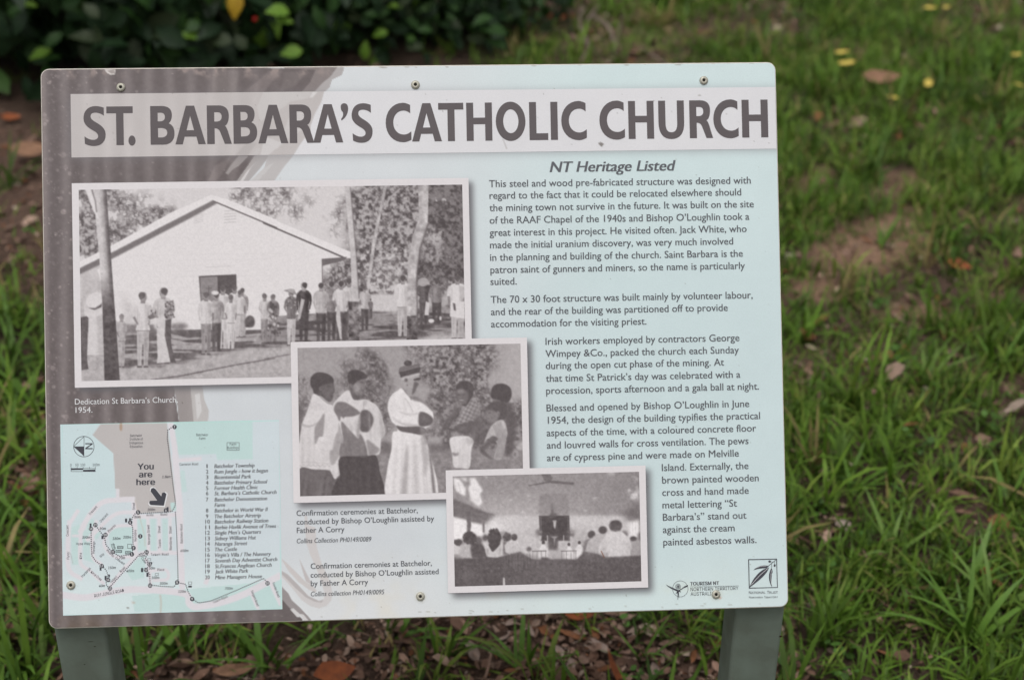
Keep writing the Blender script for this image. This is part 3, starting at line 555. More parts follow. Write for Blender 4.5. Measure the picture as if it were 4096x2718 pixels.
# three boys at the right
s5([(1980, 600), (2060, 680), (2092, 800), (2060, 1080), (1990, 1100), (2000, 900)], .395, .95, 3); s5([(1860, 525), (1880, 470), (1930, 445), (1990, 450), (2036, 480), (2053, 530), (2040, 592), (2000, 622), (1930, 602), (1872, 582)], .345, 1, .8); s5([(1875, 585), (1930, 600), (1990, 622), (1960, 640), (1890, 620)], .48, .9, 1.5)
s5([(1540, 470), (1570, 430), (1640, 423), (1690, 450), (1702, 500), (1692, 560), (1668, 600), (1640, 645), (1600, 650), (1560, 620), (1540, 560), (1536, 510)], .36); s5([(1545, 512), (1600, 497), (1645, 530), (1652, 585), (1622, 636), (1582, 622), (1555, 600), (1542, 560)], .475, .95, 1.6); s5([(1555, 505), (1605, 500), (1612, 530), (1570, 535)], .60, .8, 2); e5(1563, 548, 13, 5, .35, .9); e5(1612, 545, 15, 5, .36, .9); e5(1580, 572, 8, 12, .57, .7, 1.4); e5(1588, 598, 22, 6, .70, .9, .8); e5(1588, 610, 20, 4, .36, .8)
s5([(1530, 640), (1576, 665), (1505, 800), (1455, 872), (1408, 872), (1450, 780), (1512, 700)], .405, 1, 1); s5([(1520, 660), (1545, 670), (1470, 810), (1440, 840)], .50, .7, 2.5); e5(1560, 635, 34, 34, .50, 1, 1); C3.line('n5', [(1545, 610), (1560, 650)], 6, .62, .8, .8)
s5([(1690, 590), (1750, 650), (1762, 722), (1690, 800), (1620, 832), (1535, 837), (1555, 760), (1600, 700), (1632, 660)], .66); cm = blur(C3.cover(csm(P('n5', [(1690, 590), (1750, 650), (1762, 722), (1690, 800), (1620, 832), (1535, 837), (1555, 760), (1600, 700), (1632, 660)]))), .6)
px5, py5 = C3.X, C3.Y; chk = ((np.sin((px5+py5*.5)*2*np.pi/17) > .1).astype(float)+(np.sin((py5-px5*.45)*2*np.pi/17) > .1))*.5
C3.fill(cm*blur(chk, .8), tone(.42), .75); s5([(1720, 640), (1760, 720), (1700, 790), (1690, 700)], .50, .5, 4)
s5([(1525, 840), (1640, 800), (1692, 788), (1692, 860), (1640, 912), (1560, 892)], .405, 1, 1.2); s5([(1560, 850), (1640, 830), (1650, 860), (1580, 880)], .50, .6, 3); s5([(1500, 890), (1560, 900), (1600, 920), (1510, 935)], .62, .8, 2)
s5([(1480, 980), (1510, 935), (1650, 930), (1702, 975), (1682, 1050), (1665, 1217), (1590, 1220), (1520, 1210), (1505, 1100)], .855, 1, .8); s5([(1505, 1080), (1545, 1085), (1565, 1075), (1560, 1105), (1520, 1110)], .48, .85, 1.5); folds(1510, 1670, 960, 1210, 6, .74, .7, 15, -10); s5([(1640, 940), (1700, 978), (1660, 1010), (1630, 980)], .73, .8, 2)
s5([(1700, 780), (1800, 760), (1810, 960), (1720, 1000), (1690, 900)], .42, .75, 6)
s5([(1806, 700), (1845, 632), (1920, 604), (1992, 620), (2014, 700), (1992, 762), (1940, 800), (1880, 815), (1835, 795)], .38, 1, 1); s5([(1810, 702), (1875, 690), (1925, 722), (1920, 790), (1872, 812), (1832, 790)], .53, .95, 1.8); e5(1850, 716, 15, 5, .38, .8); e5(1838, 765, 12, 4, .40, .8); e5(1928, 725, 14, 26, .55, .95, 1); e5(1930, 728, 6, 14, .42, .8)
s5([(1868, 832), (1970, 778), (2012, 880), (2002, 960), (1965, 1132), (1890, 1132), (1920, 1000), (1842, 950), (1800, 985)], .71, 1, .8)
for i in range(8): C3.line('n5', smooth([(1880+i*17, 830-i*6), (1925+i*10, 960), (1905+i*9, 1130)], 4), 6, .50, .65, .8)
s5([(1870, 928), (1926, 960), (1806, 1052), (1882, 1140), (1840, 1132), (1768, 1080), (1770, 1030), (1812, 1000)], .42, 1, 1.2); s5([(1960, 790), (1985, 800), (2000, 860), (1975, 850)], .80, .7, 1.5)
s5([(1795, 1150), (1960, 1150), (1980, 1260), (1795, 1260)], .54, .7, 5); e5(2088, 1098, 26, 38, .66, .9, 1.5); e5(2085, 1095, 12, 20, .42, .7, 1.5); s5([(2080, 980), (2150, 960), (2150, 1000), (2100, 1010)], .60, .9, 1.5); s5([(2090, 1030), (2155, 985), (2155, 1060)], .72, .8, 1.5)
C3.im += ((fbm(h, w, 6, 171, 3)-.5)*20)[..., None]
C3.im = blur(C3.im, .7)+((grain-.5)*14)[..., None]

# --- photograph inside the church
C4 = Canvas(*PI3, .00055, tone(.60)); h, w = C4.h, C4.w
L1, L2 = fbm(h, w, 26, 221, 4), fbm(h, w, 5, 231, 3); grain = fbm(h, w, 3, 251, 2)
q6 = lambda pts, v, a=1, s=.8: C4.poly('c6', pts, v, a, s)
cy6 = (C4.Y-1840)/CR['c6'][2]; cx6 = (C4.X-1760)/CR['c6'][2]
C4.im += (sstep(cy6, 200, 600)*sstep(np.abs(cx6-900), 900, 200)*26)[..., None]-(sstep(cx6, 1500, 2150)*sstep(cy6, 800, 200)*10)[..., None]
q6([(480, 600), (1080, 590), (2040, 590), (2040, 1060), (480, 1060)], .80, 1, 3); q6([(1400, 760), (1640, 760), (1640, 1000), (1400, 1000)], .70, .8, 10); q6([(560, 700), (1060, 700), (1060, 960), (560, 960)], .76, .6, 20)
q6([(140, 400), (300, 470), (480, 560), (600, 588), (480, 690), (330, 660), (140, 610)], .50, 1, 3); q6([(140, 415), (480, 545), (600, 580), (590, 592), (470, 575), (140, 470)], .44, .9, 2)
q6([(2150, 440), (1980, 560), (2000, 640), (2160, 640)], .44, .9, 7)
q6([(145, 600), (300, 640), (305, 830), (145, 860)], .93, 1, 2); q6([(335, 660), (470, 690), (475, 810), (330, 800)], .93, 1, 2); q6([(492, 690), (640, 640), (680, 770), (490, 790)], .90, .9, 6); q6([(2030, 660), (2145, 640), (2150, 820), (2040, 830)], .92, 1, 3)
q6([(303, 530), (330, 530), (348, 690), (335, 770), (305, 770)], .47); q6([(466, 560), (490, 560), (492, 770), (472, 770)], .50)
q6([(155, 185), (215, 195), (250, 240), (290, 300), (282, 385), (240, 360), (185, 330), (160, 250)], .92, 1, 2); q6([(225, 180), (290, 185), (300, 225), (260, 215)], .9, .9, 2); q6([(325, 190), (385, 185), (430, 250), (475, 330), (440, 350), (465, 460), (430, 495), (340, 430), (330, 360), (315, 290), (340, 250)], .92, 1, 2); q6([(490, 165), (520, 180), (510, 190)], .85, .9, 1.5)
C4.poly('c6', [(2040, 210), (2140, 150), (2150, 420), (2050, 430), (2020, 300)], .86, .85, 3, np.clip(L1*5-2.1, 0, 1)); C4.ell('c6', 1850, 145, 45, 18, .78, .8, 3)
q6([(1085, 120), (1180, 120), (1218, 190), (1190, 236), (1130, 215)], .47); q6([(955, 266), (1190, 218), (1192, 238), (965, 274)], .43); q6([(1190, 213), (1452, 236), (1445, 260), (1200, 242)], .44)
for i in range(6): C4.line('c6', [(1060, 350+i*42), (1400, 345+i*42)], 8, .70, .5, 1)
q6([(1075, 350), (1385, 350), (1398, 592), (1075, 592)], .52, .55, 3); q6([(1205, 460), (1225, 460), (1228, 600), (1205, 600)], .44, .8, 2)
q6([(1073, 592), (1400, 588), (1408, 860), (1088, 862)], .335); C4.line('c6', [(1095, 600), (1100, 850)], 8, .62, .7, .8); C4.line('c6', [(1385, 600), (1392, 850)], 8, .55, .7, .8); C4.ell('c6', 1238, 580, 40, 18, .42, .9, 2)
q6([(1228, 645), (1260, 640), (1256, 690), (1245, 738), (1232, 700)], .78); q6([(1160, 800), (1285, 800), (1282, 965), (1175, 965)], .40, 1, 2); q6([(1200, 815), (1285, 812), (1250, 835), (1240, 920), (1232, 835)], .62)
for x, y in ((1080, 775), (1415, 785)):
    C4.ell('c6', x, y, 44, 40, .42, .95, 4, 0, np.clip(L1*3-.6, 0, 1)); C4.ell('c6', x+12, y-10, 14, 9, .8, .8, 2); q6([(x-8, y+30), (x+22, y+30), (x+15, y+90), (x-2, y+90)], .74)
C4.line('c6', [(1165, 800), (1167, 870)], 8, .85, .9, .6); C4.line('c6', [(1340, 800), (1340, 860)], 8, .85, .9, .6)
q6([(1015, 880), (1170, 880), (1165, 1060), (1015, 1060)], .76, .8, 4); q6([(1290, 870), (1470, 870), (1470, 1060), (1280, 1060)], .74, .8, 4); q6([(1180, 960), (1290, 960), (1330, 1060), (1200, 1060)], .72, .8, 3)
for x, y, s in ((1122, 880, 1.0), (1396, 900, .85), (1508, 880, .9)):
    C4.ell('c6', x, y, 19*s, 22*s, .37); q6([(x-12*s, y+18), (x+12*s, y+18), (x+50*s, y+70), (x+55*s, y+160), (x-52*s, y+160), (x-48*s, y+70)], .87)
for a, b in ((1000, 1155), (1310, 1480)):
    C4.line('c6', [(a, 972), (b, 968)], 9, .42, 1, .4)
    for i in range(4): C4.line('c6', [(a+8+(b-a-16)*i/3, 970), (a+8+(b-a-16)*i/3, 1060)], 6, .5, .9, .4)
# congregation
q6([(150, 900), (190, 850), (240, 860), (250, 900), (240, 980), (220, 1010), (150, 1000)], .80, 1, 1); C4.ell('c6', 210, 880, 40, 34, .38, 1, 1)
q6([(240, 900), (330, 890), (360, 1040), (250, 1060), (225, 1010)], .74, 1, 1.5); C4.ell('c6', 335, 830, 72, 66, .345, 1, 1.5); q6([(350, 880), (450, 880), (500, 940), (520, 1040), (360, 1050), (340, 960)], .37, 1, 2); C4.ell('c6', 425, 860, 36, 42, .42, .9, 2)
q6([(480, 890), (560, 880), (640, 880), (690, 890), (690, 1010), (600, 1035), (520, 1025)], .80, 1, 1.2); C4.ell('c6', 600, 835, 66, 95, .34, 1, 1.5); q6([(540, 880), (655, 880), (640, 930), (580, 975), (545, 930)], .35, 1, 1.5); C4.ell('c6', 500, 830, 30, 36, .4, 1, 2); q6([(655, 760), (725, 755), (700, 860), (665, 855)], .58, .9, 2)
C4.ell('c6', 738, 820, 42, 48, .37, 1, 1.5); q6([(690, 860), (740, 870), (760, 1000), (690, 1010)], .42, .9, 2); q6([(705, 910), (740, 870), (800, 845), (850, 860), (880, 930), (890, 1005), (760, 1010), (712, 980)], .82, 1, 1); C4.ell('c6', 810, 822, 33, 38, .35, 1, .8)
for i in range(4): C4.line('c6', [(760+i*28, 870), (775+i*30, 1000)], 8, .74, .6, 2)
C4.ell('c6', 968, 950, 28, 24, .44, 1, 1.5)
C4.ell('c6', 1640, 795, 42, 44, .38, 1, 1); q6([(1540, 1000), (1560, 860), (1640, 830), (1680, 1000)], .50, 1, 2); C4.ell('c6', 1990, 790, 40, 38, .48, .9, 2); q6([(1565, 1000), (1600, 865), (1690, 790), (1760, 778), (1820, 800), (1740, 1010)], .74, 1, 1.2); C4.ell('c6', 1760, 745, 46, 42, .37, 1, 1)
q6([(2030, 1040), (2055, 880), (2110, 850), (2180, 860), (2180, 1040)], .66, 1, 1.5); C4.ell('c6', 2088, 838, 36, 26, .36, 1, 1); C4.ell('c6', 2155, 810, 22, 40, .5, .9, 2)
q6([(1705, 1010), (1735, 880), (1800, 790), (1880, 750), (1960, 755), (2040, 830), (2068, 900), (2050, 1040), (1800, 1035)], .83, 1, 1); q6([(1760, 900), (1800, 850), (1790, 1030), (1740, 1010)], .74, .7, 4); q6([(2020, 860), (2066, 900), (2050, 1040), (2010, 1030)], .72, .7, 5); C4.ell('c6', 1897, 700, 70, 60, .365, 1, 1); q6([(1838, 700), (1955, 700), (1945, 755), (1890, 745), (1850, 755)], .40, .9, 1.5)
q6([(140, 1040), (350, 1050), (520, 1030), (620, 1040), (760, 1005), (880, 975), (900, 1000), (1000, 1055), (1090, 1065), (1110, 1035), (1170, 1040), (1200, 1060), (1320, 1055), (1480, 1060), (1560, 975), (1700, 1000), (1800, 1035), (2190, 1015), (2190, 1370), (140, 1380)], .385, 1, 1.5)
for i in range(12): x = 780+i*26; q6([(x, 985+abs(i-3)*6), (x+14, 985+abs(i-3)*6), (x+14, 1130), (x, 1130)], .46, .6, 2)
for i in range(8): x = 1560+i*34; q6([(x, 985), (x+16, 985), (x+14, 1110), (x-4, 1110)], .46, .6, 2)
q6([(1020, 1100), (1440, 1090), (1440, 1330), (1020, 1340)], .46, .5, 12); q6([(700, 1130), (1000, 1090), (1020, 1340), (700, 1340)], .43, .5, 12); q6([(692, 1255), (706, 1255), (716, 1360), (690, 1360)], .84, 1, .8); C4.line('c6', [(165, 1052), (265, 1050)], 6, .68, .8, .6)
C4.poly('c6', [(240, 1240), (330, 1180), (400, 1250), (330, 1310), (250, 1300)], .46, .6, 10)
C4.im += ((L2-.5)*14)[..., None]*sstep(cy6, 1000, 1060)[..., None]
for i in range(90): C4.ell('c6', rng.uniform(180, 2160), rng.uniform(1080, 1320), rng.uniform(3, 9), rng.uniform(3, 9), .56, rng.uniform(.2, .6), .6)
# second pass: softer hall, curls of hair, pew ends, creases
s6 = lambda pts, v, a=1, s=.6: C4.poly('n6', csm(pts), v, a, s)
e6 = lambda x, y, rx, ry, v, a=1, s=.6, r=0: C4.ell('n6', x, y, rx, ry, v, a, s, r)
def curls(x, y, rx, ry, v, n_, sd):
    r_ = np.random.default_rng(sd)
    for i in range(n_):
        t = r_.uniform(0, 2*np.pi); q_ = math.sqrt(r_.uniform(.3, 1)); e6(x+rx*q_*math.cos(t), y+ry*q_*math.sin(t), rx*r_.uniform(.12, .26), ry*r_.uniform(.12, .26), v+r_.uniform(-.03, .05), .9, .7)
for i in range(8): C4.line('n6', [(470+i*30, 330+i*34), (1060, 300+i*38)], 4, .70, .28, 1.2); C4.line('n6', [(1430, 300+i*38), (2060-i*10, 330+i*30)], 4, .68, .22, 1.2)
for x, y in ((765, 410), (1705, 390), (895, 545), (1605, 530), (965, 362)): e6(x, y, 18, 8, .86, .8, 1.5)
s6([(120, 470), (280, 520), (450, 580), (560, 600), (470, 640), (300, 600), (120, 560)], .44, .45, 4); s6([(560, 640), (700, 620), (900, 640), (800, 760), (560, 740)], .88, .5, 12)
for i in range(5): C4.line('n6', [(310+i*22, 170), (330+i*20, 440)], 4, .70, .5, .8)
C4.line('n6', [(170, 200), (200, 330)], 5, .66, .6, .8); C4.line('n6', [(300, 290), (440, 300)], 4, .72, .5, .8)
for i in range(3): C4.line('n6', [(2100+i*34, 655), (2104+i*34, 800)], 4, .72, .7, .6)
e6(1215, 600, 30, 30, .40, .9, 2); s6([(1230, 640), (1275, 640), (1256, 660)], .66, .9, .6)
curls(302, 832, 72, 66, .345, 46, 1); curls(578, 830, 70, 95, .34, 60, 2); curls(172, 885, 44, 36, .37, 26, 3); curls(722, 825, 42, 52, .37, 22, 4)
s6([(480, 900), (510, 930), (556, 992), (600, 960), (650, 905), (672, 900), (660, 1020), (600, 1045), (500, 1030)], .80, 1, .8); s6([(520, 900), (640, 890), (610, 945), (560, 990), (535, 950)], .345, 1, .8); s6([(490, 940), (520, 1010), (500, 1030)], .64, .8, 1.5); s6([(660, 920), (650, 1010), (630, 1020), (640, 950)], .66, .8, 1.5)
folds(705, 880, 880, 1010, 7, .68, .8, 21, 18, s6); folds(1610, 1760, 850, 1020, 6, .62, .8, 22, -12, s6); folds(1770, 1840, 820, 1030, 3, .68, .8, 23, -10, s6); folds(1900, 2080, 800, 1040, 6, .74, .7, 24, 6, s6); folds(2110, 2220, 880, 1030, 4, .56, .7, 25, 0, s6)
C4.line('n6', [(1885, 755), (1940, 745), (2000, 760)], 7, .66, .8, .8); e6(1880, 700, 9, 22, .52, .8, .8); e6(2008, 705, 8, 22, .50, .8, .8); e6(1755, 745, 7, 16, .5, .8, .8); e6(1840, 748, 7, 16, .5, .8, .8)
s6([(1880, 650), (1940, 638), (2000, 652), (2010, 690), (1980, 670), (1900, 668)], .34, .7, 2)
r_ = np.random.default_rng(77)
for i in range(26):
    x = 690+i*34+r_.uniform(-8, 8)
    if 990 < x < 1560: continue
    C4.poly('n6', [(x, 1000+r_.uniform(0, 30)), (x+13, 1000), (x+16, 1180), (x-2, 1180)], .50, .5, 1.2); C4.line('n6', [(x+16, 1010), (x+18, 1180)], 5, .31, .6, .8)
for i in range(7): C4.line('n6', [(130, 1120+i*34), (700, 1115+i*30), (2230, 1080+i*34)], 7, .34 if i % 2 else .46, .4, 2.5)
e6(290, 1250, 70, 48, .48, .5, 6); e6(1240, 1190, 170, 110, .47, .35, 12)
C4.im += ((fbm(h, w, 5, 271, 3)-.5)*24)[..., None]
C4.im = blur(C4.im, .6)+((grain-.5)*16)[..., None]
C4.line('c6', [(1742, 968), (1778, 1045)], 10, (120, 84, 66), .9, .4)

# --- town map ground
C5 = Canvas(*MAP, .0006, (204, 214, 219))
MINT, ROAD, GREY = (190, 214, 212), (217, 213, 218), (187, 182, 181)
C5.im += (sstep(C5.Y, 2150, 2440)*rgb(6, 10, 6)[:, None, None]).transpose(1, 2, 0)
C5.poly('m', [(40, 40), (360, 40), (300, 150), (455, 290), (470, 560), (470, 630), (370, 660), (200, 830), (100, 900), (40, 1100)], (199, 216, 219), 1, 1)
C5.poly('m', [(890, 40), (1520, 30), (1522, 335), (1250, 342), (1240, 295), (940, 302)], MINT); C5.poly('m', [(960, 420), (1000, 420), (1020, 580), (975, 590)], MINT, .7)
for pts in ([(375, 40), (862, 40), (880, 200), (932, 655), (905, 735), (600, 750), (622, 628), (500, 632), (497, 560), (470, 560), (455, 290), (295, 150)],): C5.poly('m', pts, GREY)
C5.poly('m', [(890, 670), (930, 660), (945, 720), (900, 730)], MINT)
for pts in ([(440, 850), (600, 850), (600, 1060), (480, 1060), (430, 1000), (420, 900)], [(640, 790), (705, 790), (710, 1030), (640, 1030)], [(1000, 1330), (1740, 1260), (1745, 1490), (620, 1500), (600, 1380)], [(1340, 1380), (1745, 1250), (1745, 1490), (1200, 1490)], [(640, 1080), (705, 1080), (690, 1240), (600, 1260), (560, 1200)], [(250, 800), (300, 790), (360, 900), (330, 950), (250, 880)], [(220, 860), (270, 900), (290, 1080), (320, 1130), (225, 1100)], [(740, 790), (780, 790), (785, 1040), (745, 1040)], [(830, 790), (870, 790), (875, 1040), (835, 1040)], [(130, 860), (200, 830), (190, 1140), (140, 1140)]):
    C5.poly('m', pts, MINT, .85)
for pts, wd in (([(890, 50), (930, 300), (960, 700), (970, 1000), (985, 1330)], 44), ([(945, 345), (1130, 330)], 30), ([(600, 775), (760, 770), (900, 760), (960, 755)], 34), ([(620, 640), (500, 645), (370, 665), (270, 770), (200, 900)], 40), ([(610, 740), (500, 745), (420, 790), (330, 880), (250, 960)], 30), ([(610, 660), (620, 800), (625, 1050), (590, 1100)], 34), ([(490, 560), (490, 640)], 24),
                ([(330, 800), (300, 900), (300, 1080), (370, 1140)], 28), ([(620, 840), (470, 850), (400, 920), (390, 1000), (470, 1080), (620, 1075)], 26), ([(120, 800), (110, 1000), (120, 1180), (220, 1250)], 34), ([(120, 830), (190, 720)], 30), ([(205, 900), (205, 1120), (280, 1190), (390, 1290)], 28), ([(60, 1370), (250, 1390), (480, 1340), (680, 1330), (1000, 1360), (1040, 1440), (1120, 1460), (1400, 1390), (1740, 1220)], 52), ([(620, 1070), (720, 1050), (960, 1050)], 30),
                ([(720, 780), (725, 1040), (720, 1060)], 26), ([(805, 780), (810, 1050)], 26), ([(890, 780), (890, 1050)], 26), ([(640, 1070), (540, 1170), (430, 1310)], 30), ([(700, 1090), (730, 1160), (740, 1290)], 26), ([(740, 1190), (860, 1180), (870, 1250), (760, 1260)], 24), ([(1500, 1330), (1570, 1490)], 26), ([(1650, 1260), (1740, 1450)], 30), ([(140, 920), (220, 920)], 20), ([(1180, 1240), (1160, 1290)], 34)):
    C5.line('m', smooth(pts, 5), wd, ROAD, 1, .6)
C5.poly('m', [(900, 300), (945, 300), (990, 700), (1000, 1300), (960, 1310), (940, 760)], ROAD, .8, 1)
C5.line('m', [(62, 68), (1727, 40), (1740, 1478)], 7, (178, 218, 212), .9); C5.line('m', [(62, 66), (64, 1530), (1740, 1478)], 6, (178, 214, 212), .8)
C5.ell('m', 512, 88, 11, 32, (168, 142, 122), .9, .8); C5.line('m', smooth([(620, 650), (660, 790), (690, 900), (700, 1000)], 4), 5, (196, 182, 170), .8, .8); C5.line('m', smooth([(815, 1370), (822, 1430), (818, 1520)], 4), 9, (190, 172, 160), .8, 1); C5.line('m', smooth([(100, 1040), (130, 1060), (145, 1130)], 4), 5, (160, 160, 160), .7, .5); C5.ell('m', 612, 1430, 14, 8, (190, 170, 158), .7, 1); C5.ell('m', 568, 1470, 10, 5, (100, 90, 84), .8, .4)
for i in range(60): C5.ell('m', rng.uniform(80, 1720), rng.uniform(80, 1480), 2.2, 2.2, (120, 116, 112), rng.uniform(.3, .8))
C5.im += (fbm(C5.h, C5.w, 40, 301, 4)[..., None]-.5)*5

# ------------------------------------------------------------------ the sign
sign = empty('information_sign'); tag(sign, 'pale heritage information sign with grey title and three old photographs on two green posts', 'sign')
def rrect(u0, v0, u1, v1, r, n=6):
    o = []
    for cx, cy, a0 in ((u1-r, v0+r, -90), (u1-r, v1-r, 0), (u0+r, v1-r, 90), (u0+r, v0+r, 180)):
        for i in range(n+1):
            a = R_(a0+90*i/n); o.append((cx+r*math.cos(a), cy+r*math.sin(a)))
    return np.array(o)
TH = .0045
rings = [(0.0012, 0), (.0003, -.0007), (0, -.0018), (0, -TH+.001), (.001, -TH)]
V, F = [], []
for ins, hh in rings:
    p = rrect(ins, ins, PW-ins, PH-ins, .0105-ins); V.append(BW(p[:, 0], p[:, 1], np.full(len(p), hh)))
n = len(p)
for k in range(len(rings)-1):
    for i in range(n): F.append((k*n+i, k*n+(i+1) % n, (k+1)*n+(i+1) % n, (k+1)*n+i))
V = np.concatenate(V)
me = bpy.data.meshes.new('panel'); me.from_pydata(V.tolist(), [], F+[tuple(range(n-1, -1, -1)), tuple(range((len(rings)-1)*n, len(rings)*n))]); me.materials.append(M_edge); me.update()
bm = bmesh.new(); bm.from_mesh(me); bmesh.ops.recalc_face_normals(bm, faces=bm.faces); bm.to_mesh(me); bm.free()
panel = link('panel', me, sign)
def grid_mesh(name, rect, step, h, canvas, mat, parent, holes=(), round_=None):
    u0, v0, u1, v1 = rect
    nu, nv = int((u1-u0)/step)+1, int((v1-v0)/step)+1
    U, Vv = np.meshgrid(np.linspace(u0, u1, nu+1), np.linspace(v0, v1, nv+1))
    col = lin(np.clip(canvas.at(U, Vv), 0, 255))*PRINT_GAIN
    if round_:
        r = round_; cu = np.clip(U, u0+r, u1-r); cv = np.clip(Vv, v0+r, v1-r); d = np.hypot(U-cu, Vv-cv); k = np.where(d > r, r/np.maximum(d, 1e-9), 1)
        U, Vv = cu+(U-cu)*k, cv+(Vv-cv)*k
    pos = BW(U.ravel(), Vv.ravel(), np.full(U.size, h))
    i = np.arange(nu*nv); a = (i//nu)*(nu+1)+i % nu
    F = np.stack([a, a+nu+1, a+nu+2, a+1], 1)
    cu_, cv_ = U.ravel()[F].mean(1), Vv.ravel()[F].mean(1); keep = np.ones(len(F), bool)
    for q in holes: keep &= ~((cu_ > q[0]+.002) & (cu_ < q[2]-.002) & (cv_ > q[1]+.002) & (cv_ < q[3]-.002))
    F = F[keep]
    used = np.zeros(len(pos), bool); used[F.ravel()] = True; idx = np.cumsum(used)-1
    return link(name, mesh_np(name, pos[used], idx[F], mat, col.reshape(-1, 3)[used]), parent)
grid_mesh('printed_background', (.0014, .0014, PW-.0014, PH-.0014), .00122, .00022, C0, M_print, panel, (BAN, PH1, PH2, PH3, MAP), .0092)
banner = grid_mesh('title_banner', (BAN[0], BAN[1], PW-.0016, BAN[3]), .00122, .00042, C1, M_print, sign); tag(banner, 'pale band behind the church title')
def quad(name, rect, h, mat, parent):
    u0, v0, u1, v1 = rect
    return link(name, mesh_np(name, BW([u0, u0, u1, u1], [v0, v1, v1, v0], [h]*4), np.array([[0, 1, 2, 3]]), mat), parent)
for rb, ri, hh, cv, lb in ((PH1, PI1, .00042, C2, 'faded photograph of a crowd before a white gabled church'), (PH2, PI2, .00075, C3, 'faded photograph of robed boys and a man in white cassock and square cap'), (PH3, PI3, .00108, C4, 'faded photograph of a congregation seen from behind inside a church')):
    b = quad('photograph', rb, hh, M_pale, sign); tag(b, lb)
    grid_mesh('picture', ri, .00095, hh+.00016, cv, M_print, b)
tmap = grid_mesh('town_map', MAP, .00122, .00042, C5, M_print, sign); tag(tmap, 'mint green town walking map with numbered stops')

# --- lettering
FD = os.path.join(bpy.utils.system_resource('DATAFILES') or '', 'fonts')
def font(n):
    try: return bpy.data.fonts.load(os.path.join(FD, n))
    except Exception: return None
F_body, F_map = None, font('Inter.woff2')     # the built-in face is a humanist sans; the map's grotesque ships with Blender
_cap = {}
def text_geo(body, fnt, off=0, shear=0, res=3):
    c = bpy.data.curves.new('lettering', 'FONT'); c.body = body; c.size = 1; c.resolution_u = res; c.offset = off; c.shear = shear
    if fnt: c.font = fnt
    o = bpy.data.objects.new('lettering', c); COL.objects.link(o)
    dg = bpy.context.evaluated_depsgraph_get(); m = o.evaluated_get(dg).to_mesh()
    v = np.zeros(len(m.vertices)*3, np.float32); m.vertices.foreach_get('co', v); v = v.reshape(-1, 3)[:, :2].astype(float)
    m.calc_loop_triangles(); t = np.zeros(len(m.loop_triangles)*3, np.int32); m.loop_triangles.foreach_get('vertices', t); t = t.reshape(-1, 3)
    o.evaluated_get(dg).to_mesh_clear(); bpy.data.objects.remove(o); bpy.data.curves.remove(c)
    return v, t
def cap(fnt):
    k = fnt.name if fnt else ''
    if k not in _cap: _cap[k] = text_geo('H', fnt)[0][:, 1].max()
    return _cap[k]
def place_text(name, items, mat, parent, h, fnt, off=0, shear=0, res=3):
    """items: (string, start px, end px or None, cap height m, flat?) joined as one printed line"""
    VV, TT, n0 = [], [], 0
    for body, p0, p1, ch, flat in items:
        v, t = text_geo(body, fnt, 0, shear, res)
        u0, v0 = pb(*p0); sy = ch/cap(fnt)
        if p1 is None: d = np.array([1., 0]); sx = sy*.96; x0 = v[:, 0].min()
        else:
            u1, v1 = pb(*p1)
            if flat: v0 = v1 = (v0+v1)/2
            d = np.array([u1-u0, v1-v0]); L = np.linalg.norm(d); d = d/L; x0 = v[:, 0].min(); sx = L/max(v[:, 0].max()-x0, 1e-6)
        x, y = (v[:, 0]-x0)*sx, v[:, 1]*sy
        for q in ((-1, 1) if off > 0 else (0,)):      # a heavier face: the strokes laid twice, a hair apart
            xq = x+q*off*sx*.5
            VV.append(BW(u0+xq*d[0]+y*d[1], v0+xq*d[1]-y*d[0], np.full(len(v), h+q*.00003))); TT.append(t+n0); n0 += len(v)
    return link(name, mesh_np(name, np.concatenate(VV), np.concatenate(TT), mat), parent)
def lines(name, k, rows, ch, mat, parent, h=.0006, fnt=None, off=0, shear=0):
    for s, a, b in rows:
        p = P(k, [a, b]); place_text(name, [(s, p[0], p[1], ch, True)], mat, parent, h, fnt, off, shear)
B1 = [("This steel and wood pre-fabricated structure was designed with", (112, 285), (2138, 263)), ("regard to the fact that it could be relocated elsewhere should", (115, 375), (2064, 355)), ("the mining town not survive in the future. It was built on the site", (115, 470), (2162, 447)), ("of the RAAF Chapel of the 1940s and Bishop O\u2019Loughlin took a", (117, 567), (2128, 543)),
      ("great interest in this project. He visited often. Jack White, who", (117, 660), (2107, 640)), ("made the initial uranium discovery, was very much involved", (120, 757), (2003, 735)), ("in the planning and building of the church. Saint Barbara is the", (121, 853), (2078, 830)), ("patron saint of gunners and miners, so the name is particularly", (124, 945), (2095, 928)), ("suited.", (124, 1043), (327, 1042)),
      ("The 70 x 30 foot structure was built mainly by volunteer labour,", (127, 1178), (2155, 1153)), ("and the rear of the building was partitioned off to provide", (129, 1273), (1962, 1250)), ("accommodation for the visiting priest.", (130, 1368), (1333, 1355))]
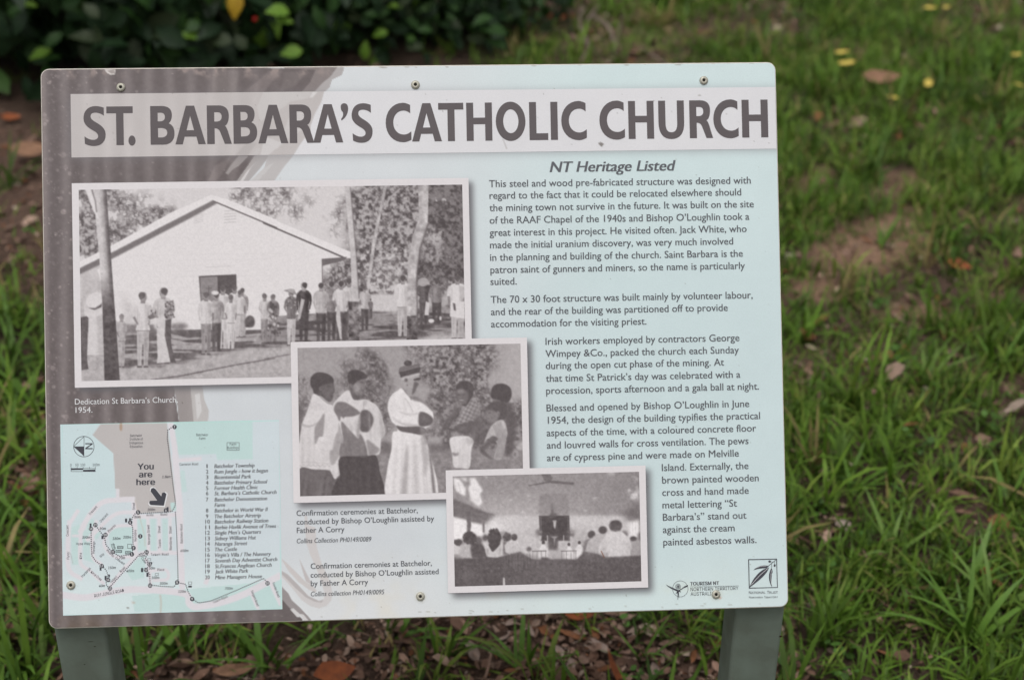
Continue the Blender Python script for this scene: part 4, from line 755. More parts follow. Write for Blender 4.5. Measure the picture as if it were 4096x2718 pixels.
B2 = [("Irish workers employed by contractors George", (145, 130), (1466, 110)), ("Wimpey &Co., packed the church each Sunday", (145, 212), (1463, 195)), ("during the open cut phase of the mining. At", (147, 295), (1362, 277)), ("that time St Patrick\u2019s day was celebrated with a", (148, 380), (1473, 362)), ("procession, sports afternoon and a gala ball at night.", (150, 463), (1600, 443)),
      ("Blessed and opened by Bishop O\u2019Loughlin in June", (153, 580), (1534, 562)), ("1954, the design of the building typifies the practical", (162, 663), (1608, 645)), ("aspects of the time, with a coloured concrete floor", (154, 748), (1582, 730)), ("and louvred walls for cross ventilation. The pews", (156, 833), (1530, 815)), ("are of cypress pine and were made on Melville", (157, 918), (1464, 900)),
      ("Island. Externally, the", (940, 990), (1530, 980)), ("brown painted wooden", (942, 1073), (1600, 1065)), ("cross and hand made", (943, 1158), (1532, 1150)), ("metal lettering \u201cSt", (945, 1243), (1452, 1237)), ("Barbara\u2019s\u201d stand out", (948, 1326), (1517, 1320)), ("against the cream", (948, 1410), (1437, 1405)), ("painted asbestos walls.", (951, 1494), (1586, 1487))]
B3 = [("Confirmation ceremonies at Batchelor,", (268, 233), (1700, 210)), ("conducted by Bishop O\u2019Loughlin assisted by", (270, 335), (1893, 308)), ("Father A Corry", (273, 438), (835, 432)), ("Confirmation ceremonies at Batchelor,", (437, 855), (1868, 835)), ("conducted by Bishop O\u2019Loughlin assisted", (437, 960), (1948, 933)), ("by Father A Corry", (440, 1062), (1115, 1055))]
B3i = [("Collins Collection PH0149/0089", (272, 557), (1153, 545)), ("Collins collection PH0149/0095", (440, 1182), (1308, 1168))]
lines('text_line', 't1', [("NT Heritage Listed", (583, 170), (1555, 160))], .0128, M_ink, panel, .0006, F_body, .05, .22)
lines('text_line', 't1', B1, .0086, M_ink, panel, .0006, F_body, .02)
lines('text_line', 't2', B2, .0086, M_ink, panel, .0006, F_body, .02)
lines('text_line', 't3', B3, .0066, M_ink, panel, .0006, F_body, .02)
lines('text_line', 't3', B3i, .0056, M_ink, panel, .0006, F_body, .012, .2)
lines('caption_line', 'bs', [("Dedication St Barbara\u2019s Church,", (330, 140), (1213, 128)), ("1954.", (336, 213), (480, 213))], .0068, M_white, panel, .0006, F_body, .004)

# --- title letters, drawn as outlines (each letter in its own box, y downwards)
def bz(a, b, c, d, n=9):
    t = np.linspace(0, 1, n)[1:, None]; a, b, c, d = (np.array(q, float) for q in (a, b, c, d))
    return ((1-t)**3*a+3*(1-t)**2*t*b+3*(1-t)*t*t*c+t**3*d).tolist()
def path(*seg):
    o = []
    for s in seg:
        if len(s) == 2: o.append(list(map(float, s)))
        else: o += bz(o[-1], (s[0], s[1]), (s[2], s[3]), (s[4], s[5]))
    return o
def el(cx, cy, rx, ry, n=40): return [(cx+rx*math.cos(t), cy+ry*math.sin(t)) for t in np.linspace(0, 2*math.pi, n, endpoint=False)]
GL = {'B': (299, 482, [path((0, 482), (0, 0), (140, 0), (225, 0, 270, 40, 270, 110), (270, 165, 250, 200, 227, 217), (275, 232, 299, 280, 299, 340), (299, 430, 250, 482, 160, 482)), path((92, 84), (130, 84), (165, 84, 182, 105, 182, 137), (182, 172, 160, 191, 125, 191), (92, 191)), path((94, 275), (135, 275), (185, 275, 208, 298, 208, 333), (208, 372, 180, 392, 130, 392), (94, 392))]),
      'A': (382, 480, [path((0, 480), (138, 0), (243, 0), (382, 480), (290, 480), (265, 385), (117, 385), (92, 480)), path((142, 305), (236, 305), (190, 125))]),
      'R': (300, 479, [path((0, 479), (0, 0), (140, 0), (225, 0, 268, 45, 268, 125), (268, 190, 250, 240, 218, 255), (240, 268, 255, 320, 262, 350), (300, 479), (215, 479), (165, 345), (150, 300, 130, 285, 92, 285), (92, 479)), path((90, 85), (125, 85), (165, 85, 180, 105, 180, 140), (180, 178, 160, 200, 118, 200), (90, 200))]),
      'S': (148, 269, [path((138, 12), (115, 2, 95, 0, 82, 0), (30, 0, 0, 35, 0, 82), (0, 130, 40, 150, 70, 168), (90, 180, 97, 190, 97, 203), (97, 220, 80, 227, 65, 227), (40, 227, 20, 215, 5, 203), (7, 253), (30, 265, 50, 269, 70, 269), (120, 269, 148, 238, 148, 190), (148, 150, 115, 128, 85, 110), (60, 95, 48, 85, 48, 68), (48, 52, 62, 44, 80, 44), (100, 44, 122, 53, 138, 66))]),
      'T': (178, 261, [path((0, 0), (178, 0), (178, 46), (115, 46), (115, 261), (65, 261), (65, 46), (0, 46))]),
      'H': (135, 201, [path((0, 0), (37, 0), (37, 79), (98, 79), (98, 0), (135, 0), (135, 201), (98, 201), (98, 114), (37, 114), (37, 201), (0, 201))]),
      'O': (156, 205, [el(78, 102.5, 78, 102.5), el(79, 102, 40, 62)]),
      'C': (134, 208, [path((130, 12), (115, 3, 100, 0, 92, 0), (38, 0, 0, 45, 0, 105), (0, 165, 38, 208, 92, 208), (105, 208, 120, 203, 134, 195), (134, 150), (120, 162, 108, 167, 95, 167), (62, 167, 40, 140, 40, 104), (40, 68, 62, 41, 95, 41), (108, 41, 120, 47, 130, 57))]),
      'L': (98, 201, [path((0, 0), (37, 0), (37, 165), (98, 165), (98, 201), (0, 201))]), 'I': (37, 201, [path((0, 0), (37, 0), (37, 201), (0, 201))]),
      'U': (135, 203, [path((0, 0), (0, 115), (0, 175, 25, 203, 67, 203), (110, 203, 135, 175, 135, 115), (135, 0), (98, 0), (98, 120), (98, 152, 88, 167, 67, 167), (47, 167, 37, 152, 37, 120), (37, 0))]),
      '.': (48, 66, [el(24, 33, 24, 33)]), "'": (93, 218, [path((45, 0), (75, 0, 93, 22, 93, 65), (93, 130, 60, 190, 3, 218), (3, 195), (28, 170, 32, 140, 26, 112), (8, 100, 0, 75, 0, 45), (0, 18, 18, 0, 45, 0))])}
TA = [('S', 397, 545, 368, 638), ('T', 552, 730, 374, 635), ('.', 700, 748, 571, 637), ('B', 848, 1010, 373, 634), ('A', 1015, 1220, 372, 633), ('R', 1230, 1396, 372, 632), ('B', 1408, 1568, 371, 632), ('A', 1575, 1777, 370, 630), ('R', 1787, 1952, 369, 628), ('A', 1945, 2148, 368, 627), ("'", 2133, 2183, 362, 480), ('S', 2207, 2347, 361, 628)]
TB = [('C', 188, 322, 279, 487), ('A', 325, 482, 282, 482), ('T', 465, 597, 281, 481), ('H', 612, 747, 279, 479), ('O', 766, 922, 275, 481), ('L', 942, 1040, 277, 476), ('I', 1054, 1091, 276, 475), ('C', 1110, 1243, 271, 478), ('C', 1310, 1443, 269, 475), ('H', 1462, 1596, 270, 470), ('U', 1620, 1755, 268, 471), ('R', 1783, 1905, 267, 466), ('C', 1908, 2040, 261, 468), ('H', 2058, 2195, 263, 462)]
def fill2d(contours):
    c = bpy.data.curves.new('outline', 'CURVE'); c.dimensions = '2D'; c.fill_mode = 'BOTH'
    for pts in contours:
        s = c.splines.new('POLY'); s.points.add(len(pts)-1); s.use_cyclic_u = True
        for q, p in zip(s.points, pts): q.co = (p[0], p[1], 0, 1)
    o = bpy.data.objects.new('outline', c); COL.objects.link(o); dg = bpy.context.evaluated_depsgraph_get(); m = o.evaluated_get(dg).to_mesh()
    v = np.zeros(len(m.vertices)*3, np.float32); m.vertices.foreach_get('co', v); v = v.reshape(-1, 3)[:, :2].astype(float)
    m.calc_loop_triangles(); t = np.zeros(len(m.loop_triangles)*3, np.int32); m.loop_triangles.foreach_get('vertices', t)
    o.evaluated_get(dg).to_mesh_clear(); bpy.data.objects.remove(o); bpy.data.curves.remove(c)
    return v, t.reshape(-1, 3)
base_v = [pb(*P(k, [((a+b)/2, y1)])[0])[1] for k, T in (('A', TA), ('B', TB)) for g, a, b, y0, y1 in T if g in 'BHARTIL']
top_v = [pb(*P(k, [((a+b)/2, y0)])[0])[1] for k, T in (('A', TA), ('B', TB)) for g, a, b, y0, y1 in T if g in 'BHARTIL']
BV, TV = float(np.mean(base_v)), float(np.mean(top_v))
for k, T in (('A', TA), ('B', TB)):
    for g, a, b, y0, y1 in T:
        gw, gh, ct = GL[g]; v, t = fill2d(ct)
        (ua, va), (ub, vb) = pb(*P(k, [(a, (y0+y1)/2)])[0]), pb(*P(k, [(b, (y0+y1)/2)])[0])
        ov = (BV-TV)*.016
        if g in 'SCO': t0, t1 = TV-ov, BV+ov
        elif g == 'U': t0, t1 = TV, BV+ov
        elif g == '.': t0, t1 = BV-(BV-TV)*.245, BV+ov
        elif g == "'": t0, t1 = TV-(BV-TV)*.02, TV+(BV-TV)*.43
        else: t0, t1 = TV, BV
        link('title_letter', mesh_np('title_letter', BW(ua+v[:, 0]/gw*(ub-ua), t0+v[:, 1]/gh*(t1-t0), np.full(len(v), .0006)), t, M_title), banner)

# --- map graphics
def shape(name, contours_px, mat, parent, h):
    ct = []
    for c in contours_px:
        c = np.asarray(c, float); u, v = pb(c[:, 0], c[:, 1]); ct.append(np.stack([u, v], 1)*1000)
    v, t = fill2d(ct)
    return link(name, mesh_np(name, BW(v[:, 0]/1000, v[:, 1]/1000, np.full(len(v), h)), t, mat), parent)
def shapes(name, k, polys, mat, parent, h):
    VV, TT, n0 = [], [], 0
    for c in polys:
        c = P(k, c); u, v = pb(c[:, 0], c[:, 1]); vv, t = fill2d([np.stack([u, v], 1)*1000]); VV.append(vv/1000); TT.append(t+n0); n0 += len(vv)
    vv = np.concatenate(VV)
    return link(name, mesh_np(name, BW(vv[:, 0], vv[:, 1], np.full(len(vv), h)), np.concatenate(TT), mat), parent)
def dots(pts, step=16, r=5):
    p = np.array(pts, float); d = np.r_[0, np.cumsum(np.linalg.norm(np.diff(p, axis=0), axis=1))]; s = np.arange(0, d[-1], step)
    return [el(x, y, r, r, 8) for x, y in zip(np.interp(s, d, p[:, 0]), np.interp(s, d, p[:, 1]))]
ROUTES = [[(895, 95), (870, 115), (867, 180), (880, 270), (895, 400), (912, 540), (930, 660), (928, 690), (905, 732), (860, 738), (720, 745), (620, 752), (602, 780), (590, 815), (604, 860), (607, 1000), (600, 1062), (500, 1075), (440, 1035), (400, 990), (388, 930), (350, 880), (325, 845)], [(285, 865), (287, 960), (292, 1070), (320, 1110), (370, 1150), (400, 1180), (415, 1215), (400, 1260), (405, 1300), (430, 1320)], [(430, 1310), (540, 1190), (640, 1080), (660, 1055), (705, 1050)], [(715, 1065), (700, 1090), (730, 1140), (710, 1180), (735, 1210), (738, 1295), (830, 1305), (920, 1310), (945, 1275), (1010, 1290), (1030, 1350), (1060, 1400), (1110, 1432), (1200, 1418), (1400, 1335), (1605, 1245), (1635, 1275)], [(930, 740), (940, 900), (948, 1100), (952, 1270)]]
shapes('route_line', 'm', [d for r in ROUTES for d in dots(r)], M_dark, tmap, .00056)
STOPS = [('7', 922, 88), ('6', 858, 725), ('5', 645, 740), ('4', 585, 817), ('3', 662, 923), ('2', 611, 1012), ('1', 598, 1060), ('19', 318, 837), ('18', 285, 866), ('20', 396, 912), ('21', 453, 1042), ('17', 368, 1150), ('16', 416, 1256), ('15', 431, 1321), ('14', 710, 1044), ('13', 733, 1137), ('12', 706, 1180), ('11', 738, 1300), ('8', 945, 1275), ('9', 1060, 1402), ('10', 1636, 1282)]
for s, x, y in STOPS:
    d = shapes('map_stop', 'm', [el(x, y, 17, 17, 18)], M_dark, tmap, .00058)
    w_ = 5 if len(s) == 1 else 11
    p = P('m', [(x-w_, y+9), (x+w_, y+8)]); _p = tmap
    place_text('stop_number', [(s, p[0], p[1], .0028, False)], M_white, tmap, .00066, F_map, .05, 0, 2)
for a, b, c, d in ((545, 787, 16, 30), (576, 785, 14, 26), (863, 700, 15, 30), (365, 918, 16, 26), (352, 1155, 14, 30), (390, 1225, 14, 32), (418, 1215, 13, 22), (668, 1165, 17, 32), (710, 1200, 16, 32), (1030, 1300, 27, 14), (275, 825, 14, 26), (738, 1120, 16, 14)): shapes('map_building', 'm', [[(a, b), (a+c, b), (a+c, b+d), (a, b+d)]], M_dark, tmap, .00056)
def frame_px(a, b, c, d, t): return [[(a, b), (c, b), (c, b+t), (a, b+t)], [(a, d-t), (c, d-t), (c, d), (a, d)], [(a, b+t), (a+t, b+t), (a+t, d-t), (a, d-t)], [(c-t, b+t), (c, b+t), (c, d-t), (c-t, d-t)]]
for a, b, c, d, t in ((1322, 206, 1418, 268, 3), (564, 982, 597, 1017, 3), (547, 1036, 590, 1060, 3), (486, 998, 533, 1018, 3), (474, 1028, 522, 1048, 3), (718, 1092, 744, 1112, 2.5), (776, 1204, 802, 1224, 2.5), (1030, 1270, 1058, 1290, 2.5), (130, 403, 318, 430, 3)):
    shape('map_outline', [P('m', [(a, b), (c, b), (c, d), (a, d)]), P('m', [(a+t, b+t), (c-t, b+t), (c-t, d-t), (a+t, d-t)])], M_dark, tmap, .00056)
shape('map_outline', [P('m', [(438, 985), (460, 977), (473, 1020), (452, 1028)]), P('m', [(442, 987), (458, 981), (469, 1018), (454, 1024)])], M_dark, tmap, .00056)
ring = lambda cx, cy, r, t: [el(cx, cy, r, r, 36), el(cx, cy, r-t, r-t, 36)]
shape('compass_ring', [P('m', c) for c in ring(229, 238, 80, 4)], M_dark, tmap, .00056)
shapes('compass_needle', 'm', [[(150, 238), (231, 237), (231, 312)], ribbon([(150, 238), (229, 163)], 3), ribbon([(230, 160), (230, 316)], 3), [(240, 212), (296, 212), (296, 220), (254, 249), (296, 249), (296, 258), (240, 258), (240, 250), (282, 220), (240, 220)]], M_dark, tmap, .00058)
shapes('scale_bar', 'm', [[(130, 406), (224, 404), (224, 415), (130, 417)], [(224, 415), (318, 413), (318, 426), (224, 428)]]+[ribbon([(x, 392), (x, 408)], 2.5) for x in (131, 178, 224, 272, 317)], M_dark, tmap, .0006)
AR = [(760, 552), (778, 562), (822, 618), (828, 592), (845, 586), (862, 600), (842, 690), (740, 684), (728, 668), (735, 652), (790, 650), (740, 580), (744, 560)]
c_ = np.mean(AR, axis=0); shapes('arrow_outline', 'm', [[((x-c_[0])*1.13+c_[0], (y-c_[1])*1.13+c_[1]) for x, y in AR]], M_white, tmap, .00056); shapes('arrow', 'm', [AR], M_dark, tmap, .00064)
def mtext(rows, ch, off=0.0, shear=0, mat=M_dark):
    for s, a, b in rows:
        p = P('m', [a, b]); place_text('map_label', [(s, p[0], p[1], ch, False)], mat, tmap, .0006, F_map, off, shear, 2)
mtext([("You", (642, 413), (762, 411)), ("are", (652, 473), (752, 471)), ("here", (633, 532), (773, 530))], .0072, .05)
mtext([("Batchelor", (583, 164), (674, 162)), ("Institute of", (579, 191), (680, 189)), ("Indigenous", (577, 219), (682, 218)), ("Education", (582, 247), (677, 246)), ("Batchelor", (1089, 158), (1178, 157)), ("Farm", (1110, 186), (1158, 185)), ("Farm", (1345, 229), (1394, 228)), ("Buildings", (1327, 257), (1412, 255)), ("Cameron Road", (961, 384), (1104, 379)), ("0", (124, 388), (136, 388)), ("50", (164, 388), (188, 388)), ("100", (204, 388), (239, 387)), ("200m", (297, 387), (350, 386)), ("Awilla", (708, 770), (762, 768)), ("Road", (818, 765), (868, 763)),
       ("Street", (622, 720), (620, 666)), ("Crescent", (280, 762), (335, 700)), ("Crescent", (362, 818), (418, 756)), ("Crescent", (115, 922), (113, 838)), ("Flynn", (120, 1098), (119, 1048)), ("Kirra", (215, 1096), (215, 1050)), ("Hyse Way", (172, 990), (280, 987)), ("Mardango", (316, 1055), (315, 962)), ("Way", (362, 1088), (388, 1058)), ("Pinaroo", (424, 894), (476, 842)), ("Nurndina", (634, 960), (632, 874)), ("Naranga Street", (738, 985), (732, 836)), ("Turana", (820, 1014), (818, 948)), ("Street", (816, 898), (815, 844)), ("Wandaree", (904, 1030), (902, 930)), ("Street", (902, 902), (900, 846)), ("Batchelor Road", (988, 975), (984, 830)), ("Tarkarri", (743, 1072), (815, 1070)), ("Road", (828, 1070), (878, 1068)), ("Pinaroo", (402, 1034), (455, 1084)), ("Crescent", (468, 1092), (536, 1144)), ("Road", (516, 1200), (550, 1165)), ("Tarkarri", (438, 1284), (488, 1236)), ("Cutler", (668, 1090), (700, 1136)), ("Place", (794, 1187), (846, 1186)), ("Mardango", (222, 1240), (286, 1170)), ("Kirra Cres", (282, 1200), (360, 1264)), ("Coach Road", (1224, 1435), (1332, 1390)), ("Sargent Road", (1508, 1340), (1556, 1458)), ("Fowler Road", (1672, 1280), (1716, 1390)), ("Bowls", (489, 1016), (530, 1014)), ("Tennis", (477, 1046), (519, 1045)), ("Shop", (551, 1056), (586, 1055)), ("Pool", (447, 990), (460, 1018))], .0030)
mtext([("RUM JUNGLE ROAD", (314, 1390), (541, 1347))], .0038)
mtext([("1.8km", (828, 479), (892, 477)), ("200m", (717, 730), (776, 728)), ("80m", (618, 785), (664, 784)), ("90m", (353, 874), (399, 873)), ("300m", (217, 941), (278, 940)), ("180m", (450, 950), (510, 949)), ("200m", (532, 940), (592, 939)), ("70m", (500, 1098), (546, 1097)), ("50m", (654, 1079), (700, 1078)), ("150m", (416, 1173), (475, 1172)), ("400m", (556, 1197), (616, 1196)), ("50m", (729, 1176), (775, 1175)), ("100m", (749, 1249), (808, 1248)), ("300m", (812, 1293), (872, 1292)), ("40m", (347, 1311), (393, 1310)), ("650m", (970, 1043), (1030, 1042)), ("120m", (953, 1355), (1012, 1354)), ("700m", (1311, 1331), (1371, 1330))], .0031, .03, .2)
LEG = [("Batchelor Township", 1535), ("Rum Jungle - how it began", 1638), ("Bicentennial Park", 1508), ("Batchelor Primary School", 1633), ("Former Health Clinic", 1560), ("St. Barbara\u2019s Catholic Church", 1703), ("Batchelor Demonstration", 1632), ("Farm", 1310), ("Batchelor in World War II", 1637), ("The Batchelor Airstrip", 1583), ("Batchelor Railway Station", 1641), ("Berbie Havlik Avenue of Trees", 1700), ("Single Men\u2019s Quarters", 1585), ("Sidney Williams Hut", 1547), ("Naranga Street", 1481), ("The Castle", 1402), ("Virgin\u2019s Villa / The Nunnery", 1662), ("Seventh Day Adventist Church", 1710), ("St.Frances Anglican Church", 1667), ("Jack White Park", 1488), ("Mine Managers House", 1593)]
YL = [401, 443, 486, 528, 569, 609, 656, 699, 740, 784, 825, 868, 910, 953, 995, 1038, 1080, 1122, 1165, 1206, 1250]
num = 0
for i, ((s, xe), y) in enumerate(zip(LEG, YL)):
    x0 = 1227+i*.4
    p = P('m', [(x0, y), (xe, y-(xe-x0)*.0185)])
    place_text('map_legend_line', [(s, p[0], p[1], .0046, True)], M_ink, tmap, .0006, F_body, .045, .2, 2)
    if i != 7:
        num += 1; xa, xb = (1164, 1182) if num < 10 else (1160, 1194)
        if num == 1: xa, xb = 1168, 1175
        p = P('m', [(xa, y+1), (xb, y)]); place_text('map_legend_number', [(str(num), p[0], p[1], .0046, True)], M_ink, tmap, .0006, F_body, .04, 0, 2)

# --- the two logos
lgp = lambda *c: [P('lg', q) for q in c]
shape('tourism_logo_ring', lgp(el(742, 566, 103, 107, 48), el(742, 566, 99, 103, 48)), M_dark, panel, .0006)
shapes('tourism_logo_bird', 'lg', [[(555, 506), (575, 522), (640, 550), (690, 572), (722, 582), (760, 562), (800, 530), (845, 514), (832, 538), (780, 560), (735, 590), (750, 602), (745, 612), (725, 602), (722, 612), (727, 680), (722, 685), (715, 625), (713, 708), (708, 708), (706, 622), (680, 628), (694, 612), (700, 598), (660, 582), (610, 556), (570, 528)]], M_dark, panel, .0007)
for r in (36, 29, 22): shape('tourism_logo_sun', lgp(el(712, 535, r, r, 26), el(712, 535, r-2.6, r-2.6, 26)), M_dark, panel, .0006)
shapes('tourism_logo_sun', 'lg', [el(714, 536, 15, 15, 14)], M_ink, panel, .0006); shapes('logo_rule', 'lg', [ribbon([(874, 538), (1506, 525)], 3)], M_ink, panel, .0006)
for s, a, b, ch, off in (("TOURISM NT", (874, 521), (1250, 513), .0043, .06), ("NORTHERN TERRITORY", (876, 592), (1506, 580), .0043, 0), ("AUSTRALIA", (878, 655), (1190, 649), .0043, 0)):
    p = P('lg', [a, b]); place_text('logo_text', [(s, p[0], p[1], ch, True)], M_ink, panel, .0006, F_map, off)
fr = [[(1632, 178), (2010, 170), (2022, 552), (1642, 562)], [(1644, 189), (2000, 181), (2012, 543), (1652, 551)]]
shape('trust_logo_frame', lgp(*fr), M_dark, panel, .0006)
shapes('trust_logo_leaves', 'lg', [path((1646, 552), (1690, 440, 1780, 310, 1905, 285), (1890, 370, 1760, 470, 1646, 552)), path((1700, 322), (1740, 280, 1800, 250, 1878, 262), (1905, 268), (1880, 290), (1840, 302, 1790, 290, 1700, 322)), path((1948, 548), (1890, 460, 1895, 360, 1938, 290), (1955, 330, 1958, 360, 1940, 370), (1950, 400, 1925, 450, 1948, 548)), ribbon(smooth([(1890, 272), (1930, 240), (2000, 184)], 5), 7), ribbon([(1940, 290), (1940, 235)], 5), ribbon([(1930, 212), (1962, 214)], 4), ribbon([(1976, 208), (1980, 240)], 4), el(1914, 208, 18, 15, 14), el(1980, 260, 13, 19, 14)], M_dark, panel, .0006)
shapes('trust_logo_veins', 'lg', [ribbon(smooth([(1672, 515), (1780, 395), (1890, 298)], 5), 5), ribbon(smooth([(1735, 292), (1800, 270), (1868, 272)], 5), 4), ribbon(smooth([(1938, 320), (1928, 420), (1940, 510)], 5), 4)], M_white, panel, .0007)
for s, a, b, ch in (("N", (1643, 633), (1672, 632), .0036), ("ATIONAL", (1676, 632), (1858, 629), .0029), ("T", (1880, 630), (1908, 630), .0036), ("RUST", (1912, 630), (2024, 627), .0029), ("N", (1645, 690), (1664, 690), .0026), ("ORTHERN", (1668, 690), (1822, 688), .0020), ("T", (1844, 688), (1862, 688), .0026), ("ERRITORY", (1866, 688), (2024, 685), .0020)):
    p = P('lg', [a, b]); place_text('logo_text', [(s, p[0], p[1], ch, True)], M_ink, panel, .0006, F_body, .006)

# --- rivets
def lathe(prof, n=24):
    V, F = [], []
    for r, z in prof:
        for i in range(n): a = 2*math.pi*i/n; V.append((r*math.cos(a), r*math.sin(a), z))
    for k in range(len(prof)-1):
        for i in range(n): F.append((k*n+i, k*n+(i+1) % n, (k+1)*n+(i+1) % n, (k+1)*n+i))
    return V, F
def lmesh(name, prof, mat, n=24):
    V, F = lathe(prof, n); m = bpy.data.meshes.new(name); m.from_pydata(V, [], F); m.materials.append(mat); m.polygons.foreach_set('use_smooth', [True]*len(F)); m.update(); return m
rm = lmesh('rivet', [(.0054, -.0003), (.0054, .0004), (.0050, .0012), (.0040, .0019), (.0028, .0022), (.0022, .0021), (.0017, .0012), (.0017, .0004)], M_rivet)
hm_ = lmesh('rivet_hole', [(.0018, .0009), (.0012, .0007), (.0004, .0010), (.0001, .0011)], M_hole, 14)
fm = Matrix(((PX_[0], -PD_[0], PN_[0]), (PX_[1], -PD_[1], PN_[1]), (PX_[2], -PD_[2], PN_[2]))).to_4x4()
for x, y in ((484, 350), (1662, 340), (2815, 322.5), (289.5, 2338), (1687, 2383), (2869, 2375)):
    o = link('rivet', rm, sign); m = fm.copy(); u, v = pb(x, y); m.translation = BW(u, v, .0006).tolist(); o.matrix_local = m
    h_ = link('rivet_hole', hm_, o)
# --- posts: rounded square steel tube, cut to the slope of the panel
tilt = math.atan2(PD_[1]*-1, -PD_[2])
PS = .062
def post(u_left, name='post'):
    x0 = PTL[0]+u_left; yf = .013; r = .005; ring_ = []
    for cx, cy, a0 in ((x0+PS-r, yf+r, -90), (x0+PS-r, yf+PS-r, 0), (x0+r, yf+PS-r, 90), (x0+r, yf+r, 180)):
        for i in range(5): a = R_(a0+22.5*i); ring_.append((cx+r*math.cos(a), cy+r*math.sin(a)))
    ztop = lambda y: ZB+(y-TH/math.cos(tilt))/math.tan(tilt)
    lv = [-.12, .05, .15, .25]; V, F = [], []
    for z in lv: V += [(x, y, z) for x, y in ring_]
    V += [(x, y, ztop(y)) for x, y in ring_]; n = len(ring_)
    for k in range(len(lv)):
        for i in range(n): F.append((k*n+i, k*n+(i+1) % n, (k+1)*n+(i+1) % n, (k+1)*n+i))
    F += [tuple(range(n-1, -1, -1)), tuple(range(len(lv)*n, (len(lv)+1)*n))]
    m = bpy.data.meshes.new(name); m.from_pydata(V, [], F); m.materials.append(M_post); m.update()
    return link(name, m, sign)
lp = post(.0018); rp = post(PW-PS-.0005); tag(rp, 'grey green steel post with a small rust spot')
q = .0065; x0 = PTL[0]+PW-PS-.0005
# rust chip and scuffs on the painted faces
def chip(cx, cz, rx, rz, par, seed, mat=M_rust, y=.0128):
    rr = np.random.default_rng(seed); V = [(cx, y, cz)]+[(cx+rx*math.cos(t)*rr.uniform(.7, 1.2), y, cz+rz*math.sin(t)*rr.uniform(.7, 1.2)) for t in np.linspace(0, 2*math.pi, 9, endpoint=False)]
    link('rust_spot', mesh_np('rust_spot', V, np.array([(0, i+1, (i+1) % 9+1) for i in range(9)]), mat), par)
def on_post(px, py, y=.0128):
    d = ray(px, py); return CAM+d*((y-CAM[1])/d[1])
c = on_post(3123, 2543); chip(c[0], c[2], .0021, .0015, rp, 3)
M_scuff = mat_flat('scuffed_paint', (.08, .085, .05), .7, .2, .2, 300)
c = on_post(379, 2583); chip(c[0], c[2], .0012, .0008, lp, 4, M_scuff); c = on_post(362, 2564); chip(c[0], c[2], .0040, .0005, lp, 5, M_scuff); c = on_post(338, 2655); chip(c[0], c[2], .0013, .0007, lp, 6, M_scuff)

# ------------------------------------------------------------------ ground
def wnoise(x, y, cell, seed, octv=4):
    r = np.random.default_rng(seed); t = np.zeros_like(x, dtype=float); a = 1.; tot = 0
    for i in range(octv):
        g = r.random((257, 257)); fx, fy = x/cell+1000+17*i, y/cell+1000+31*i; ix, iy = np.floor(fx).astype(int), np.floor(fy).astype(int); fx, fy = fx-ix, fy-iy
        fx, fy = fx*fx*(3-2*fx), fy*fy*(3-2*fy); ix %= 256; iy %= 256
        t += a*((g[iy, ix]*(1-fx)+g[iy, ix+1]*fx)*(1-fy)+(g[iy+1, ix]*(1-fx)+g[iy+1, ix+1]*fx)*fy); tot += a; a *= .55; cell *= .5
    return t/tot
def gz(x, y): return (wnoise(x, y, .55, 401, 3)-.5)*.045+(wnoise(x, y, 3.0, 402, 2)-.5)*.06*np.clip(np.hypot(x, y)/3, 0, 1)
def spot(px, py, cx, cy, rx, ry, soft=.5): return np.clip((1-np.hypot((px-cx)/rx, (py-cy)/ry))/soft, 0, 1)
# bare earth and litter, located on the ground by where they show in the photo
BARE = [(3470, 960, 330, 130), (3240, 1130, 160, 100), (3640, 1250, 180, 50), (3560, 800, 220, 45), (3180, 760, 110, 90)]
LITT = [(2150, 2600, 800, 190), (2900, 2640, 330, 160), (1150, 2720, 760, 130), (2450, 140, 520, 230), (100, 820, 330, 420), (3950, 2120, 190, 130), (3900, 1850, 110, 70), (3640, 2280, 90, 60), (3480, 1850, 120, 80), (3000, 60, 300, 110), (1200, 900, 1200, 700), (120, 1950, 120, 70)]
def masks(x, y):
    z = np.zeros_like(x); px, py, d = proj(np.stack([x, y, z], -1)); ok = d > .3
    px = np.where(ok, px, -9e4); py = np.where(ok, py, 9e4)
    wob1, wob2 = (wnoise(x, y, .5, 411, 4)-.5)*420, (wnoise(x, y, .5, 412, 4)-.5)*260
    b = np.zeros_like(x); l = np.zeros_like(x)
    for q in BARE: b = np.maximum(b, spot(px+wob1, py+wob2, *q))
    for q in LITT: l = np.maximum(l, spot(px+wob1, py+wob2, *q, .4))
    rnd = np.clip((wnoise(x, y, .45, 413, 4)-.56)/.08, 0, 1)
    return b, np.maximum(l, rnd*.8), px, py
xs = np.unique(np.concatenate([np.arange(-3.6, 4.4, .045), -3.6-np.geomspace(.1, 300, 26), 4.4+np.geomspace(.1, 300, 26)])); ys = np.unique(np.concatenate([np.arange(-2.4, 7.6, .045), -2.4-np.geomspace(.1, 300, 26), 7.6+np.geomspace(.1, 300, 26)]))
GX, GY = np.meshgrid(xs, ys); gx, gy = GX.ravel(), GY.ravel()
b, l, _, _ = masks(gx, gy)
n1 = wnoise(gx, gy, .12, 421, 4); n2 = wnoise(gx, gy, .7, 422, 3)
humus, mulch, earth = rgb(.062, .042, .030), rgb(.130, .082, .062), rgb(.30, .185, .125)
gc = humus+(mulch-humus)*np.clip(l*.9+(n2-.5)*.8, 0, 1)[:, None]; gc = gc+(earth-gc)*(b*np.clip(.5+n1, 0, 1))[:, None]
gc *= (.7+.6*n1)[:, None]
nu, nv = len(xs)-1, len(ys)-1; i = np.arange(nu*nv); a = (i//nu)*(nu+1)+i % nu
N = Nodes('soil'); at = N.a('ShaderNodeAttribute', attribute_name='tint')
